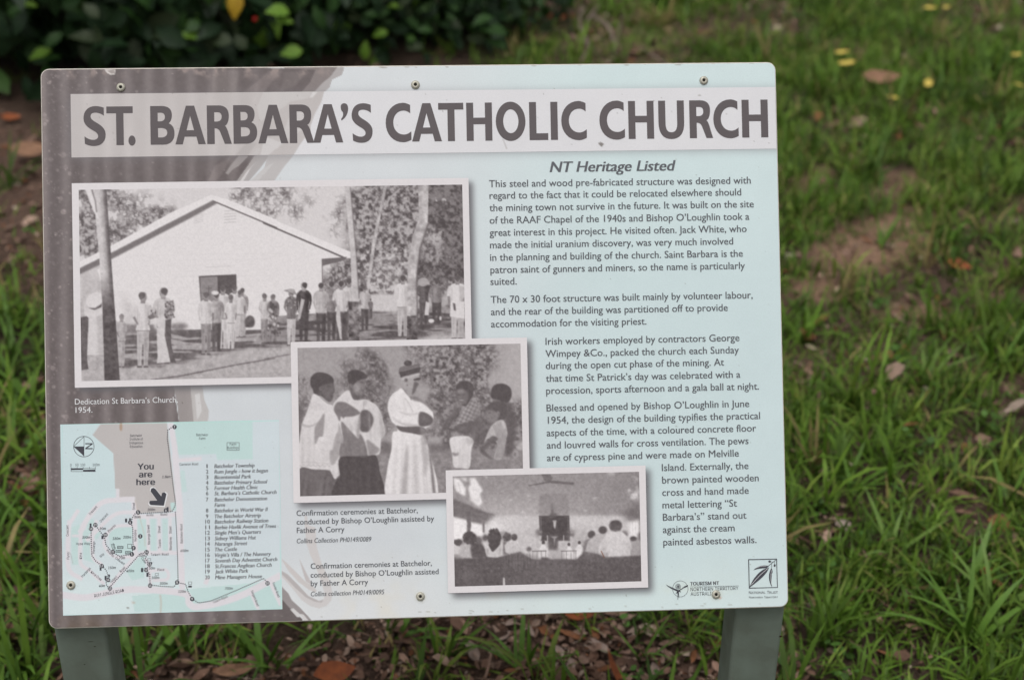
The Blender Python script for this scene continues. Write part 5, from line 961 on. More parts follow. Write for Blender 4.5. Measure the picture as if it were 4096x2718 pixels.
f1 = N.mrange(N.noise(55, 6, .7), .3, .7, .45, 1.6); f2 = N.mrange(N.noise(230, 3, .6), .35, .65, .7, 1.3)
c = N.mix(1., N.mix(1., at.outputs['Color'], N.gray(f1), 'MULTIPLY'), N.gray(f2), 'MULTIPLY')
vo = N.a('ShaderNodeTexVoronoi'); vo.inputs['Scale'].default_value = 70; N.l(N.a('ShaderNodeTexCoord').outputs['Object'], vo.inputs['Vector'])
c = N.mix(N.mrange(vo.outputs['Distance'], .0, .28, .5, 0), c, (.16, .11, .085)); N.l(c, N.b.inputs['Base Color']); N.b.inputs['Roughness'].default_value = .9; N.b.inputs['Specular IOR Level'].default_value = .15
N.bump(N.noise(70, 6, .7), .9, .02)
ground = link('ground', mesh_np('ground', np.stack([gx, gy, gz(gx, gy)], 1), np.stack([a, a+1, a+nu+2, a+nu+1], 1), N.m, gc, True)); tag(ground, 'brown earth and leaf litter under patchy grass', kind='structure')

# ------------------------------------------------------------------ grass, litter, ground cover
M_grass = mat_tint('grass_blades', .55, .25, .18, 35, .30)
M_litter = mat_tint('dead_leaf_litter', .85, .15, .25, 60)
M_weed = mat_tint('small_weed_leaves', .5, .3, .15, 60, .25)
def blades(base, yaw, length, width, lean, curl, col, seg=3):
    """curved tapering blades; all arguments arrays of n"""
    n = len(yaw); t = np.linspace(0, 1, seg+1)
    ang = lean[:, None]+curl[:, None]*t[None]                    # angle from vertical along the blade
    st = length[:, None]/seg
    dx = np.concatenate([np.zeros((n, 1)), np.cumsum(np.sin(ang[:, :-1]+.5*curl[:, None]/seg)*st, 1)], 1); dz = np.concatenate([np.zeros((n, 1)), np.cumsum(np.cos(ang[:, :-1]+.5*curl[:, None]/seg)*st, 1)], 1)
    wv = width[:, None]*np.array([.75, 1.0, .0] if seg == 2 else [.55, 1.0, .85, .0] if seg == 3 else [.5, .9, 1.0, .8, .45, .0])[None]*.5
    cx, cy = np.cos(yaw)[:, None], np.sin(yaw)[:, None]
    tw = rng.uniform(-.5, .5, n)[:, None]*t[None]
    px, py = -np.sin(yaw[:, None]+tw), np.cos(yaw[:, None]+tw)
    mx, my, mz = base[:, 0:1]+dx*cx, base[:, 1:2]+dx*cy, base[:, 2:3]+dz
    L = np.stack([mx+px*wv, my+py*wv, mz], -1); Rr = np.stack([mx-px*wv, my-py*wv, mz], -1)
    V = np.concatenate([L[:, :-1], Rr[:, :-1], L[:, -1:]], 1)     # n, 2*seg+1
    k = 2*seg+1; off = (np.arange(n)*k)[:, None]
    Q = np.concatenate([off+np.array([j, j+seg, j+seg+1, j+1])[None] for j in range(seg-1)]); T = off+np.array([seg-1, 2*seg-1, 2*seg])[None]
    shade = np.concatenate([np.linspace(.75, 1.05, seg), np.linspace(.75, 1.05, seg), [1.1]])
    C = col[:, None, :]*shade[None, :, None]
    return V.reshape(-1, 3), Q, T, C.reshape(-1, 3)
def grass_cols(n, kind=0):
    g = np.array([[.088, .165, .018], [.118, .205, .024], [.060, .118, .017], [.165, .230, .038], [.25, .20, .08]])
    c = g[rng.choice(5, n, p=[.32, .28, .20, .12, .08])]*rng.uniform(.75, 1.3, (n, 1)); return c
def scatter(n, x0, x1, y0, y1):
    return rng.uniform(x0, x1, n), rng.uniform(y0, y1, n)
def clear(x, y):                                   # not inside the posts
    k = np.ones(len(x), bool)
    for q in (PTL[0]+.033, PTL[0]+PW-.032): k &= ~((np.abs(x-q) < .04) & (np.abs(y-.044) < .04))
    return k
VV, QQ, TT, CC, nb = [], [], [], [], 0
def addb(*a):
    global nb
    V, Q, T, C = blades(*a); VV.append(V); QQ.append(Q+nb); TT.append(T+nb); CC.append(C); nb += len(V)
def shrubzone(px, py, y): return (px < 2150) & (y > 2.6)
# short turf
ax_, ay_ = scatter(15000, -2.2, 3.2, -1.0, 6.6); cx_, cy_ = scatter(19000, .35, 2.6, -.75, 5.2); tx, ty = np.r_[ax_, cx_], np.r_[ay_, cy_]
b, l, px, py = masks(tx, ty); dn = np.clip((wnoise(tx, ty, .3, 431, 4)-.34)/.2, 0, 1)
dens = np.clip(1-.72*b-.78*l, .03, 1)*(.35+.65*dn); dens = np.where((ty > 2.3) & (px < 1900), dens*.12, dens)
k = (rng.random(len(tx)) < dens) & clear(tx, ty); tx, ty = tx[k], ty[k]
nbl = rng.integers(5, 11, len(tx)); ii = np.repeat(np.arange(len(tx)), nbl); n = len(ii)
bx, by = tx[ii]+rng.normal(0, .02, n), ty[ii]+rng.normal(0, .02, n)
tuftc = grass_cols(len(tx)); hgt = .65+.9*np.clip(wnoise(tx, ty, .5, 433, 3)-.25, 0, .6)
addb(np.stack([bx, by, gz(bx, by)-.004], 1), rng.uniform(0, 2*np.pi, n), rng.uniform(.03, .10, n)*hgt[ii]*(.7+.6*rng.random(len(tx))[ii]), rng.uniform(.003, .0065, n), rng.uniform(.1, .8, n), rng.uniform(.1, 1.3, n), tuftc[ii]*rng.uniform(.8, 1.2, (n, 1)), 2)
print('turf blades', n)
# longer tufts
tx, ty = scatter(7600, -2.4, 3.2, -1.0, 6.4); b, l, px, py = masks(tx, ty); dn = np.clip((wnoise(tx, ty, .6, 441, 3)-.42)/.16, 0, 1)
dens = np.clip(1-.8*b-.85*l, .03, 1)*(.25+.75*dn)*.75; dens = np.where((px < 230) & (py > 1250), .95, dens); dens = np.where((px > 430) & (px < 1350) & (py > 2350) & (py < 2640), .9, dens); dens = np.where((ty > 2.5) & (px < 2000), dens*.05, dens)
k = (rng.random(len(tx)) < dens) & clear(tx, ty); tx, ty = tx[k], ty[k]
nbl = rng.integers(6, 13, len(tx)); ii = np.repeat(np.arange(len(tx)), nbl); n = len(ii); big = rng.uniform(.6, 1.35, len(tx))
bx, by = tx[ii]+rng.normal(0, .014, n), ty[ii]+rng.normal(0, .014, n); tuftc = grass_cols(len(tx))
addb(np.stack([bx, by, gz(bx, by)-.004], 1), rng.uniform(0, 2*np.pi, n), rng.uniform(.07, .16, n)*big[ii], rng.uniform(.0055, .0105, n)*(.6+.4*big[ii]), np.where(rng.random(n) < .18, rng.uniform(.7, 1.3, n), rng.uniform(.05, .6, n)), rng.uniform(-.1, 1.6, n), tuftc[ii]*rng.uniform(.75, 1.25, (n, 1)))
print('tuft blades', n)
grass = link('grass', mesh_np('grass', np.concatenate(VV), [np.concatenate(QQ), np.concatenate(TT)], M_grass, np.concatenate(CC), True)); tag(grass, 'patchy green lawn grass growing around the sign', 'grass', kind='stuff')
# leaf litter: small curled dead leaves and bark
def chips(n, x0, x1, y0, y1, keep, size=1.0):
    x, y = scatter(n, x0, x1, y0, y1); b, l, px, py = masks(x, y); k = rng.random(n) < keep(b, l, px, py, x, y); x, y = x[k], y[k]; n = len(x)
    L = (rng.gamma(2.2, .0105, n)+.006)*size; W = L*np.where(rng.random(n) < .22, rng.uniform(.05, .14, n), rng.uniform(.25, .62, n)); L = np.where(W < .15*L, L*1.7, L); a = rng.uniform(0, 2*np.pi, n); tz = rng.normal(0, .42, n); tr_ = rng.normal(0, .5, n); cup = rng.uniform(-.4, .6, n)
    pts = np.array([(-.5, 0), (-.15, .5), (.25, .42), (.5, 0), (.25, -.42), (-.15, -.5), (0, 0)])
    lx, ly = pts[:, 0][None]*L[:, None], pts[:, 1][None]*W[:, None]; lz = np.abs(pts[:, 1])[None]*W[:, None]*cup[:, None]*2+(pts[:, 0]**2)[None]*L[:, None]*cup[:, None]+lx*tz[:, None]*.6+ly*tr_[:, None]
    z0 = gz(x, y)+rng.uniform(.001, .012, n)+np.abs(tz)*L*.3
    X_ = x[:, None]+lx*np.cos(a)[:, None]-ly*np.sin(a)[:, None]; Y_ = y[:, None]+lx*np.sin(a)[:, None]+ly*np.cos(a)[:, None]
    V = np.stack([X_, Y_, z0[:, None]+lz], -1).reshape(-1, 3); off = (np.arange(n)*7)[:, None]
    T = np.concatenate([off+np.array([6, j, (j+1) % 6])[None] for j in range(6)])
    pal = np.array([[.17, .10, .072], [.26, .165, .125], [.10, .06, .045], [.33, .23, .18], [.21, .09, .045], [.40, .31, .25]])
    c = pal[rng.choice(6, n, p=[.3, .22, .24, .1, .09, .05])]*rng.uniform(.7, 1.25, (n, 1))
    print('chips', n)
    return V, T, np.repeat(c, 7, 0)
V, T, C = chips(52000, -2.6, 3.2, -.9, 6.8, lambda b, l, px, py, x, y: np.clip(.10+.85*l+.1*b, 0, 1)*np.where(y > 5.6, .5, 1), .72)
V2, T2, C2_ = chips(24000, -.85, .85, .2, 1.4, lambda b, l, px, py, x, y: np.clip(l*1.1, .12, 1), .52)
V, T, C = np.concatenate([V, V2]), np.concatenate([T, T2+len(V)]), np.concatenate([C, C2_*1.15])
o = link('leaf_litter', mesh_np('leaf_litter', V, T, M_litter, C, False)); tag(o, 'brown dead leaves and bark scraps scattered over the earth', 'leaf litter', kind='stuff')
# creeping small-leaved weeds
wx, wy = scatter(5200, -2.2, 3.0, -.8, 4.5); b, l, px, py = masks(wx, wy); dn = np.clip((wnoise(wx, wy, .35, 451, 3)-.5)/.12, 0, 1)
dens = dn*.55; dens = np.where((px > 3100) & (py > 1950), np.maximum(dens, .55*np.clip((wnoise(wx, wy, .25, 452, 3)-.38)/.1, 0, 1)), dens); dens = np.where((px > 2380) & (px < 2960) & (py > 2380), np.maximum(dens, .6*np.clip((wnoise(wx, wy, .15, 453, 3)-.42)/.1, 0, 1)), dens); dens = np.where((wy > 2.5) & (px < 1900), dens*.15, dens)
k = (rng.random(len(wx)) < dens) & clear(wx, wy); wx, wy = wx[k], wy[k]; ii = np.repeat(np.arange(len(wx)), 7); n = len(ii)
a = rng.uniform(0, 2*np.pi, n); rr = rng.uniform(.005, .03, n); x, y = wx[ii]+rr*np.cos(a), wy[ii]+rr*np.sin(a); z = gz(x, y)+rng.uniform(.006, .03, n); L = rng.uniform(.009, .019, n); W = L*rng.uniform(.6, .85, n); tl1, tl2 = rng.normal(0, .35, n), rng.normal(0, .35, n)
pts = np.array([(-.5, 0), (-.2, .45), (.2, .48), (.5, 0), (.2, -.48), (-.2, -.45)]); lx, ly = pts[:, 0][None]*L[:, None], pts[:, 1][None]*W[:, None]
V = np.stack([x[:, None]+lx*np.cos(a)[:, None]-ly*np.sin(a)[:, None], y[:, None]+lx*np.sin(a)[:, None]+ly*np.cos(a)[:, None], z[:, None]+lx*tl1[:, None]+ly*tl2[:, None]], -1).reshape(-1, 3)
C = np.repeat(np.array([.075, .165, .028])*rng.uniform(.6, 1.35, (n, 1))*np.array([1, 1, 1]), 6, 0)
o = link('ground_cover', mesh_np('ground_cover', V, (np.arange(n)*6)[:, None]+np.arange(6)[None], M_weed, C)); tag(o, 'low creeping weeds with small round green leaves', 'weeds', kind='stuff'); print('weed leaves', n)

# ------------------------------------------------------------------ grass tufts that stand out, each a thing of its own
M_tuft = mat_flat('broad_grass', (.098, .190, .022), .5, .3, .2, 30, col2=(.066, .140, .017))
M_tuft2 = mat_flat('pale_broad_grass', (.13, .21, .04), .5, .3, .2, 30, col2=(.09, .165, .03))
def tuft(px, py, nb_, ln, wd, label, group=None, mat=M_tuft, lean=(.15, .9), yaw=None):
    p = G(px, py); x, y = p[0], p[1]; z = float(gz(np.array([x]), np.array([y]))[0])
    r = empty('grass_tuft', (x, y, z)); tag(r, label, 'grass tuft', group)
    for i in range(nb_):
        ya = rng.uniform(0, 2*np.pi) if yaw is None else yaw+rng.normal(0, .5)
        V, Q, T, C = blades(np.array([[rng.normal(0, .008), rng.normal(0, .008), -.006]]), np.array([ya]), np.array([ln*rng.uniform(.7, 1.15)]), np.array([wd*rng.uniform(.5, 1.15)]), np.array([rng.uniform(*lean)]), np.array([rng.uniform(.1, 1.1)]), np.ones((1, 3)), 5)
        link('blade', mesh_np('blade', V, [Q, T], mat, None, True), r)
    return r
tuft(2081, 2690, 9, .13, .010, 'spreading star-shaped green grass tuft alone in the brown leaf litter')
tuft(1790, 2660, 9, .12, .011, 'broad green grass tuft in leaf litter left of the star-shaped tuft')
tuft(1560, 2560, 8, .15, .011, 'tall broad-bladed tuft beside a dead brown leaf below the sign')
tuft(1090, 2690, 12, .15, .012, 'thick clump of upright broad blades midway between the two posts')
tuft(720, 2640, 11, .15, .011, 'dense clump of arching blades near the left post')
tuft(560, 2700, 10, .16, .011, 'clump of upright blades hugging the inner side of the left post')
tuft(2560, 2640, 8, .10, .008, 'thin tuft among round-leaved weeds by the right post')
GR = 'broad grass tufts in the lawn right of the sign'
for q in ((3880, 2590, 12, .17, .012, M_tuft, 'thick many-bladed dark grass clump spreading wide near the right post'), (3955, 2470, 8, .13, .012, M_tuft2, 'pale green star-shaped tuft lying flat behind the thick clump'), (3840, 2380, 9, .13, .011, M_tuft, 'dark tuft standing just behind the thick clump near the right post'), (3560, 2230, 8, .14, .011, M_tuft2, 'pale broad tuft rising among the small angular stones'), (3700, 1560, 10, .14, .011, M_tuft2, 'tall pale tuft with strap-like blades in the lawn level with the panel middle'), (3780, 1000, 13, .13, .011, M_tuft, 'bushy upright tuft rooted on the bare earth patch'), (3530, 1010, 9, .12, .009, M_tuft, 'small dark tuft standing alone in the bare reddish earth'), (3980, 1500, 10, .14, .010, M_tuft, 'dark tuft at the lawn side away from the panel, beyond the bare earth'), (3330, 2540, 8, .14, .009, M_tuft, 'narrow-bladed tuft close to the outer side of the right post'), (3400, 1980, 9, .13, .009, M_tuft, 'narrow-bladed dark tuft between the panel edge and the stones'), (4020, 2050, 8, .13, .010, M_tuft, 'tuft at the edge of dark mulch patch in the lawn'), (3470, 640, 12, .13, .010, M_tuft, 'dense many-bladed tuft between the yellow leaves and the bare earth'), (3990, 560, 10, .14, .011, M_tuft, 'broad tuft standing past the large curled tan leaf')):
    tuft(*q[:5], q[6], GR, q[5])
GL_ = 'broad grass tufts outside the left post'
for q in ((60, 1400, 9, .17, .013), (130, 1640, 9, .17, .014), (40, 1860, 9, .16, .013), (120, 2120, 10, .17, .014), (30, 2300, 9, .17, .014), (150, 2500, 9, .16, .013), (70, 2660, 9, .15, .013)):
    tuft(*q, 'long broad-bladed grass tuft outside the left post', GL_, M_tuft, (.3, 1.1))
# ------------------------------------------------------------------ single fallen leaves
def leaf_mesh(name, L, W, mat, cup=.25, curl=.3, tip=.35, n=6, seed=0):
    rr = np.random.default_rng(seed); V, F = [], []
    t = np.linspace(0, 1, n+1); wv = W*.5*np.sin(np.pi*t**(1-tip*.6))**.8*(1+rr.normal(0, .05, n+1)); wv[0] = W*.04; wv[-1] = W*.02
    for i in range(n+1):
        x = (t[i]-.5)*L; z = curl*L*(t[i]-.5)**2
        V += [(x, wv[i], z+cup*wv[i]), (x, 0, z), (x, -wv[i], z+cup*wv[i])]
    for i in range(n):
        a = i*3; F += [(a, a+1, a+4, a+3), (a+1, a+2, a+5, a+4)]
    m = bpy.data.meshes.new(name); m.from_pydata(V, [], F); m.materials.append(mat); m.polygons.foreach_set('use_smooth', [True]*len(F)); m.update(); return m
M_yel = mat_flat('yellow_leaf', (.62, .50, .10), .6, .3, .15, 50, col2=(.50, .36, .08)); M_tan = mat_flat('tan_dead_leaf', (.30, .17, .105), .8, .2, .2, 60, col2=(.20, .11, .07)); M_org = mat_flat('russet_leaf', (.30, .085, .028), .7, .25, .2, 60, col2=(.19, .055, .022)); M_pale_leaf = mat_flat('bleached_leaf', (.42, .31, .26), .8, .2, .15, 60)
def fallen(px, py, L, W, rz, mat, label, group=None, tiltx=.1, tilty=.1, lift=.02, seed=0, curl=.3):
    p = G(px, py); z = float(gz(np.array([p[0]]), np.array([p[1]]))[0])
    p = G(px, py, z+lift); o = link('fallen_leaf', leaf_mesh('fallen_leaf', L, W, mat, .25, curl, .3, 6, seed)); o.location = (p[0], p[1], z+lift); o.rotation_euler = (tiltx, tilty, rz); tag(o, label, 'leaf', group); return o
YG = 'yellow leaves fallen on the lawn'
YL_ = ['small yellow leaf, the farther one of a close pair on the lawn', 'bright yellow leaf, the nearer one of a close pair on the lawn', 'upright yellow leaf standing in grass past the large tan leaf', 'slim yellow leaf between the large tan leaf and the dense tuft', 'longer yellow leaf of the farthest pair at the lawn edge', 'shorter yellow leaf of the farthest pair at the lawn edge', 'small rounded yellow leaf off to the side of the upright one', 'thin straw-like yellow leaf near the small rounded one']
for i, (a, b, L, W, rz) in enumerate(((3368, 210, .050, .022, .1), (3388, 254, .062, .030, .15), (3712, 335, .070, .030, 1.1), (3578, 392, .050, .018, -.9), (3722, 33, .050, .024, -.3), (3785, 30, .030, .018, .2), (4066, 220, .040, .022, .3), (4076, 340, .050, .012, -1.2))):
    fallen(a, b, L, W, rz, M_yel, YL_[i], YG, .15, -.1, .062, i)
fallen(3525, 312, .125, .055, -.08, M_tan, 'large curled tan dead leaf lying in the grass among yellow leaves', None, .5, 0, .055, 11, .5)
fallen(2455, 2690, .085, .034, 1.9, M_org, 'russet brown leaf propped upright in the litter near the right post', None, .9, -.5, .03, 12)
fallen(1335, 2690, .075, .042, .5, M_org, 'wide russet leaf lying in litter below the panel middle', None, .3, .2, .02, 13)
fallen(2320, 2455, .055, .03, .2, M_org, 'small orange brown leaf tucked under the panel edge', None, .3, .1, .02, 14)
fallen(940, 2680, .07, .025, .15, M_tan, 'narrow tan dead leaf between the grass clumps below the panel', None, .2, 0, .02, 15)
fallen(120, 602, .11, .06, .5, M_tan, 'large pale brown leaf on dark litter left of the sign by the shrub', None, .4, .1, .03, 16)
fallen(45, 470, .06, .035, .2, M_org, 'orange leaf lying in shade at the shrub foot', None, .3, .1, .02, 17)
fallen(2240, 70, .11, .04, .1, M_org, 'orange brown leaf lying beside dead twigs behind the sign', None, .3, 0, .03, 18)
fallen(2170, 160, .08, .045, .6, M_tan, 'tan leaf on litter behind the panel near the twigs', None, .3, 0, .02, 19)
fallen(3840, 1060, .06, .03, -.6, M_org, 'small russet leaf beside grass tufts on the bare patch', None, .4, .1, .03, 20)
fallen(3945, 2290, .04, .028, .9, M_org, 'tiny rust red leaf among round weed leaves', None, .3, .1, .015, 21)
BG_ = 'bleached dead leaves in the litter under the panel'
for i in range(9):
    fallen((2010, 2120, 2230, 2400, 2530, 1890, 2280, 2620, 2060)[i], (2545, 2520, 2600, 2585, 2530, 2600, 2660, 2680, 2480)[i], rng.uniform(.028, .045), rng.uniform(.013, .02), rng.uniform(0, 3), M_pale_leaf, 'bleached pinkish dead leaf in the litter under the panel', BG_, rng.normal(0, .3), rng.normal(0, .2), .014, 30+i)
# stones
M_stone = mat_flat('pale_stone', (.40, .31, .28), .85, .2, .2, 60, (200, .4, .003))
def stone(px, py, r, label, group=None, seed=0):
    p = G(px, py); z = float(gz(np.array([p[0]]), np.array([p[1]]))[0]); bm = bmesh.new(); bmesh.ops.create_icosphere(bm, subdivisions=2, radius=r); rr = np.random.default_rng(seed); d = [Vector(rr.normal(0, 1, 3)).normalized() for _ in range(7)]; k = rr.uniform(.55, .85, 7)
    for v in bm.verts:
        for q, kk in zip(d, k):
            s = v.co.dot(q)
            if s > r*kk: v.co -= q*(s-r*kk)
        v.co.z *= .7
    m = bpy.data.meshes.new('stone'); bm.to_mesh(m); bm.free(); m.materials.append(M_stone); o = link('stone', m); o.location = (p[0], p[1], z+r*.3); tag(o, label, 'stone', group)
SG = 'pale stones in the grass right of the panel corner'
for i, (a, b, r) in enumerate(((3640, 2285, .017), (3578, 2308, .012), (3618, 2400, .011), (3370, 2130, .018), (3160, 1050, .016), (3255, 2420, .011))): stone(a, b, r, 'small angular pale stone half hidden in the grass', SG, i)

# ------------------------------------------------------------------ shrubs
def leafmat(name, c, c2, rough=.5): 
    N = Nodes(name); cc = N.mix(N.mrange(N.noise(40, 3), .35, .65, 0, 1), c, c2); N.l(cc, N.b.inputs['Base Color']); N.b.inputs['Roughness'].default_value = rough; N.b.inputs['Specular IOR Level'].default_value = .2
    t = N.a('ShaderNodeBsdfTranslucent'); N.l(cc, t.inputs['Color']); mx = N.a('ShaderNodeMixShader'); mx.inputs[0].default_value = .22; N.l(N.b.outputs[0], mx.inputs[1]); N.l(t.outputs[0], mx.inputs[2]); N.l(mx.outputs[0], N.out.inputs['Surface']); return N.m
LM = [leafmat('dark_leaf', (.015, .036, .012), (.010, .026, .010)), leafmat('mid_leaf', (.032, .078, .016), (.022, .055, .014)), leafmat('lime_leaf', (.15, .26, .03), (.10, .20, .025)), leafmat('olive_leaf', (.045, .062, .028), (.032, .048, .022)), leafmat('yellow_shrub_leaf', (.42, .27, .02), (.34, .20, .015)), leafmat('red_berry', (.35, .015, .01), (.3, .01, .01))]
M_foliage = mat_tint('inner_foliage', .55, .18, .2, 30, .12)
M_bark = mat_flat('shrub_bark', (.10, .08, .06), .85, .2, .25, 40, (90, .5, .004)); M_twig = mat_flat('dead_twig', (.27, .21, .17), .85, .15, .25, 40, (90, .5, .003))
def tube(name, pts, r0, r1, mat, parent=None, n=7):
    p = np.array(pts, float); V, F = [], []
    for i in range(len(p)):
        d = p[min(i+1, len(p)-1)]-p[max(i-1, 0)]; d /= np.linalg.norm(d)+1e-9; a = np.cross(d, (0, 0, 1) if abs(d[2]) < .9 else (1, 0, 0)); a /= np.linalg.norm(a); b = np.cross(d, a); r = r0+(r1-r0)*i/(len(p)-1)
        for j in range(n): t = 2*math.pi*j/n; V.append(p[i]+r*(a*math.cos(t)+b*math.sin(t)))
    for i in range(len(p)-1):
        for j in range(n): F.append((i*n+j, i*n+(j+1) % n, (i+1)*n+(j+1) % n, (i+1)*n+j))
    F += [tuple(range(n-1, -1, -1)), tuple(range((len(p)-1)*n, len(p)*n))]
    m = bpy.data.meshes.new(name); m.from_pydata([tuple(v) for v in V], [], F); m.materials.append(mat); m.update(); return link(name, m, parent)
def shrub_leaf(name, L, W, mat, seed): return leaf_mesh(name, L, W, mat, .22, -.35, -.5, 5, seed)
def shrub(name, label, centers, zbot, leafL, n_in, n_part, tintset, probs, seed, bias=1.0):
    rr = np.random.default_rng(seed); c0 = centers[0]; root = empty(name, (c0[0], c0[1], 0)); tag(root, label, 'shrub')
    def sample(n, lo, hi):
        P_, N_ = [], []
        while len(P_) < n:
            c = centers[rr.integers(len(centers))]; d = rr.normal(0, 1, 3); d /= np.linalg.norm(d); s = rr.uniform(lo, hi); p = np.array(c[:3])+d*s*np.array(c[3:6])
            if p[2] < zbot+rr.random()*.12: continue
            P_.append(p); N_.append(d/np.array(c[3:6]))
        N_ = np.array(N_); return np.array(P_), N_/np.linalg.norm(N_, axis=1)[:, None]
    # stems
    for i in range(9):
        c = centers[rr.integers(len(centers))]; a = rr.uniform(0, 2*np.pi); b0 = np.array([c[0]+rr.normal(0, .12), c[1]+rr.normal(0, .12), -.03]); e = np.array(c[:3])+np.array([math.cos(a)*c[3]*.75, math.sin(a)*c[4]*.75, rr.uniform(-.1, .6)*c[5]]); m = (b0+e)/2+rr.normal(0, .06, 3)
        tube('stem', smooth([b0-np.array([c0[0], c0[1], 0]), m-np.array([c0[0], c0[1], 0]), e-np.array([c0[0], c0[1], 0])], 5), .014, .004, M_bark, root)
    org = np.array([c0[0], c0[1], 0])
    # inner foliage, joined
    P_, N_ = sample(n_in, .35, 1.0); n = len(P_)
    L = leafL*rr.uniform(.6, 1.15, n); W = L*rr.uniform(.45, .62, n)
    nn = N_*.6+rr.normal(0, .55, (n, 3))+np.array([0, 0, .45]); nn /= np.linalg.norm(nn, axis=1)[:, None]
    ax = np.cross(nn, rr.normal(0, 1, (n, 3))); ax /= np.linalg.norm(ax, axis=1)[:, None]; bx_ = np.cross(nn, ax)
    pt = np.array([(-.5, 0, 0), (-.15, .4, .06), (.22, .5, .07), (.5, 0, -.06), (.22, -.5, .07), (-.15, -.4, .06), (.05, 0, -.02)])
    V = P_[:, None]-org+ax[:, None]*(pt[:, 0][None]*L[:, None])[..., None]+bx_[:, None]*(pt[:, 1][None]*W[:, None])[..., None]+nn[:, None]*(pt[:, 2][None]*L[:, None])[..., None]
    off = (np.arange(n)*7)[:, None]; T = np.concatenate([off+np.array([6, j, (j+1) % 6])[None] for j in range(6)])
    cc = np.array(tintset)[rr.choice(len(tintset), n, p=probs)]*rr.uniform(.6, 1.3, (n, 1))
    o = link('foliage', mesh_np('foliage', V.reshape(-1, 3), T, M_foliage, np.repeat(cc, 7, 0), True), root); tag(o, kind='stuff')
    # outer leaves facing the sign: each its own part
    vm = [[shrub_leaf('leaf', leafL*1.05, leafL*.56, m, k) for k in range(3)] for m in LM]
    cnt = 0
    while cnt < n_part:
        P_, N_ = sample(200, .96, 1.08)
        for p, d in zip(P_, N_):
            px_, py_, _z = proj(p)
            if d[1] > .25 or not (-60 < px_ < 2300 and -120 < py_ < 420): continue
            nn = d*.7+rr.normal(0, .4, 3)+np.array([0, -.1, .45]); nn /= np.linalg.norm(nn); ax = np.cross(nn, rr.normal(0, 1, 3)); ax /= np.linalg.norm(ax); by_ = np.cross(nn, ax)
            mi = rr.choice(4, p=[.66, .17, .03, .14]); o = link('leaf', vm[mi][rr.integers(3)], root)
            s = rr.uniform(.65, 1.2); m = Matrix(((ax[0], by_[0], nn[0]), (ax[1], by_[1], nn[1]), (ax[2], by_[2], nn[2]))).to_4x4() @ Matrix.Scale(s, 4); m.translation = (p-org).tolist(); o.matrix_local = m
            cnt += 1
            if cnt >= n_part: break
    return root, vm, org
def at_y(px, py, y): d = ray(px, py); return CAM+d*((y-CAM[1])/d[1])
fa = G(60, 470); fb = G(1900, 250)
yA, yB = fa[1], fb[1]; print('shrub fronts', fa, fb, 'cam', CAM, 'tilt', math.degrees(tilt), 'ZB', ZB)
A_ = [(at_y(250, 200, yA+.6)[0], yA+.62, .30, .80, .62, .70), (at_y(-500, 200, yA+.6)[0], yA+.65, .34, .85, .65, .74), (at_y(820, 200, yA+.6)[0], yA+.66, .28, .55, .58, .62), (at_y(500, 200, yA+.6)[0], yA+1.1, .75, .8, .6, .6)]
DT = [(.016, .038, .012), (.026, .060, .015), (.045, .10, .02), (.024, .032, .015)]
sA, vmA, oA = shrub('large_leaved_shrub', 'dark glossy broad-leaved shrub with lime young leaves behind the sign', A_, .015, .105, 6500, 260, DT, [.5, .3, .08, .12], 5)
B__ = [(at_y(1500, 150, yB+.4)[0], yB+.30, .22, .52, .44, .58), (at_y(1850, 150, yB+.4)[0], yB+.42, .14, .40, .42, .40), (at_y(1250, 100, yB+.4)[0], yB+.36, .3, .5, .52, .6)]
sB, vmB, oB = shrub('small_leaved_shrub', 'low mid-green small-leaved shrub at the edge of the leaf litter', B__, .02, .062, 5600, 280, DT, [.35, .38, .17, .10], 6)
# the leaves that catch the light
def hero(px, py, y, L, W, rot, mi, root, org, tip=(0, -.55, .8), seed=0):
    p = at_y(px, py, y); nn = np.array(tip, float)+np.random.default_rng(seed).normal(0, .15, 3); nn /= np.linalg.norm(nn); ax = np.array([math.cos(rot), 0, math.sin(rot)]); ax -= nn*(ax@nn); ax /= np.linalg.norm(ax); by_ = np.cross(nn, ax)
    o = link('leaf', shrub_leaf('leaf', L, W, LM[mi], seed), root); m = Matrix(((ax[0], by_[0], nn[0]), (ax[1], by_[1], nn[1]), (ax[2], by_[2], nn[2]))).to_4x4(); m.translation = (p-org).tolist(); o.matrix_local = m; return o
yh = yA+.06
for i, (a, b, L, W, r, mi) in enumerate(((160, 215, .075, .045, .7, 2), (212, 160, .075, .04, 1.0, 1), (210, 230, .06, .03, 1.1, 1), (362, 40, .07, .042, -1.1, 3), (345, 148, .11, .05, -.1, 3), (660, 145, .09, .045, .1, 3), (768, 138, .09, .045, .25, 2), (770, 105, .06, .04, .8, 1), (765, 190, .06, .04, .5, 1), (1110, 45, .075, .06, .3, 2), (1135, 85, .06, .03, 0, 2), (1165, 208, .07, .05, .2, 2), (60, 40, .05, .03, .3, 1), (110, 18, .06, .025, .2, 2), (880, 160, .08, .05, -.3, 3), (960, 165, .06, .04, -1.1, 3), (540, 250, .07, .04, .2, 0))):
    hero(a, b, yh, L, W, r, mi, sA, oA, seed=100+i)
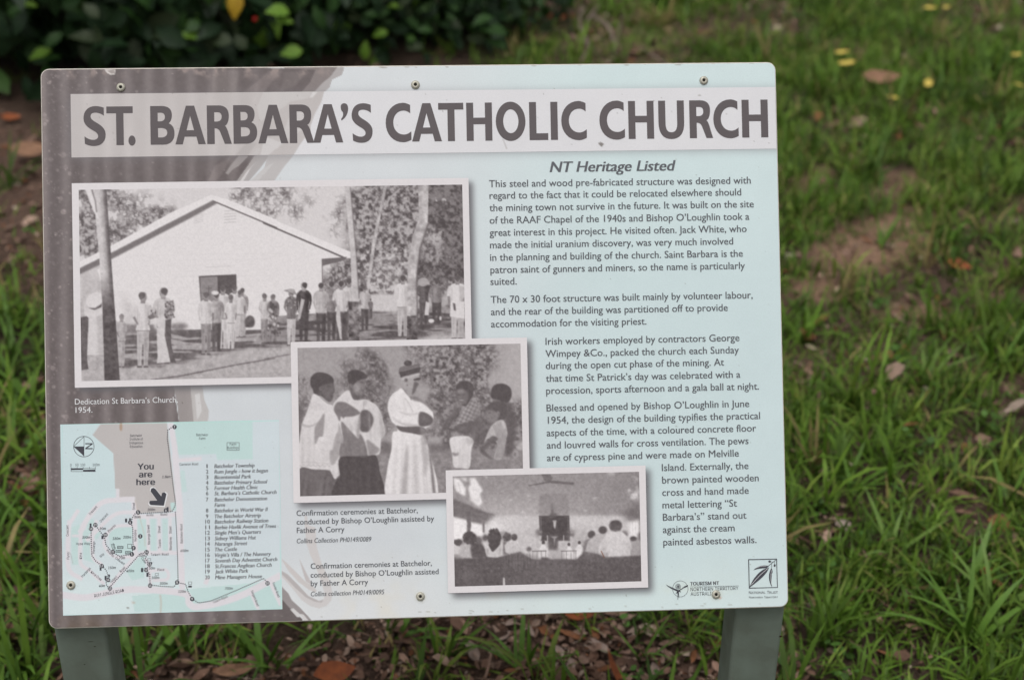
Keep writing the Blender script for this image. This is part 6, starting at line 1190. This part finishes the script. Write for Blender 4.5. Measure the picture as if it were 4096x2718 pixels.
yl = hero(940, 22, yh-.02, .085, .052, 1.45, 4, sA, oA, (0, -.9, .4), 130); tag(yl, 'yellow leaf hanging in the shrub')
bm = bmesh.new(); bmesh.ops.create_icosphere(bm, subdivisions=2, radius=.008); m = bpy.data.meshes.new('berry'); bm.to_mesh(m); bm.free(); m.materials.append(LM[5]); o = link('berry', m, sA); p = at_y(1020, 78, yh); o.location = (p-oA).tolist(); tag(o, 'small red berry in the shrub')
for i, (a, b, L, W, r, mi) in enumerate(((1520, 135, .055, .036, .3, 2), (1580, 25, .05, .03, .5, 2), (1300, 60, .06, .04, -.5, 1), (1480, 60, .055, .035, .2, 1), (1380, 110, .05, .03, .9, 2), (1975, 120, .10, .055, .1, 1), (1930, 80, .08, .045, 1.0, 1), (1990, 175, .07, .04, -.4, 1), (1660, 190, .06, .035, .2, 3), (1700, 120, .05, .035, .4, 1))):
    hero(a, b, yB-.12, L, W, r, mi, sB, oB, seed=160+i)
# ------------------------------------------------------------------ dead twigs on the litter
TWG = [([(2330, 20), (2320, 110), (2350, 190), (2320, 250)], .008, 'crooked grey dead twig standing among the litter behind the panel'), ([(2370, 60), (2430, 120), (2455, 160)], .010, 'pale short dead stick lying across the litter behind the panel'), ([(2180, 90), (2300, 140), (2360, 160)], .006, 'dark thin twig lying by the orange leaf behind the panel'), ([(2450, 230), (2480, 100), (2500, 10)], .004, 'thin upright dry stalk beside the grass behind the panel'), ([(2560, 180), (2660, 240), (2760, 300)], .005, 'slender dead stem slanting toward the panel top edge'), ([(2400, 10), (2350, 90), (2330, 160)], .006, 'forked brown twig leaning near the crooked grey twig')]
for i, (pp, r, lb) in enumerate(TWG):
    rr = np.random.default_rng(500+i); pts = []
    for j, (a, b) in enumerate(pp):
        p = G(a, b, .03); z = float(gz(np.array([p[0]]), np.array([p[1]]))[0]); pts.append((p[0], p[1], z+r+(.03*rr.random() if 0 < j < len(pp)-1 else .004)))
    o = tube('dead_twig', smooth(pts, 5), r, r*.5, M_twig); tag(o, lb, 'twig')
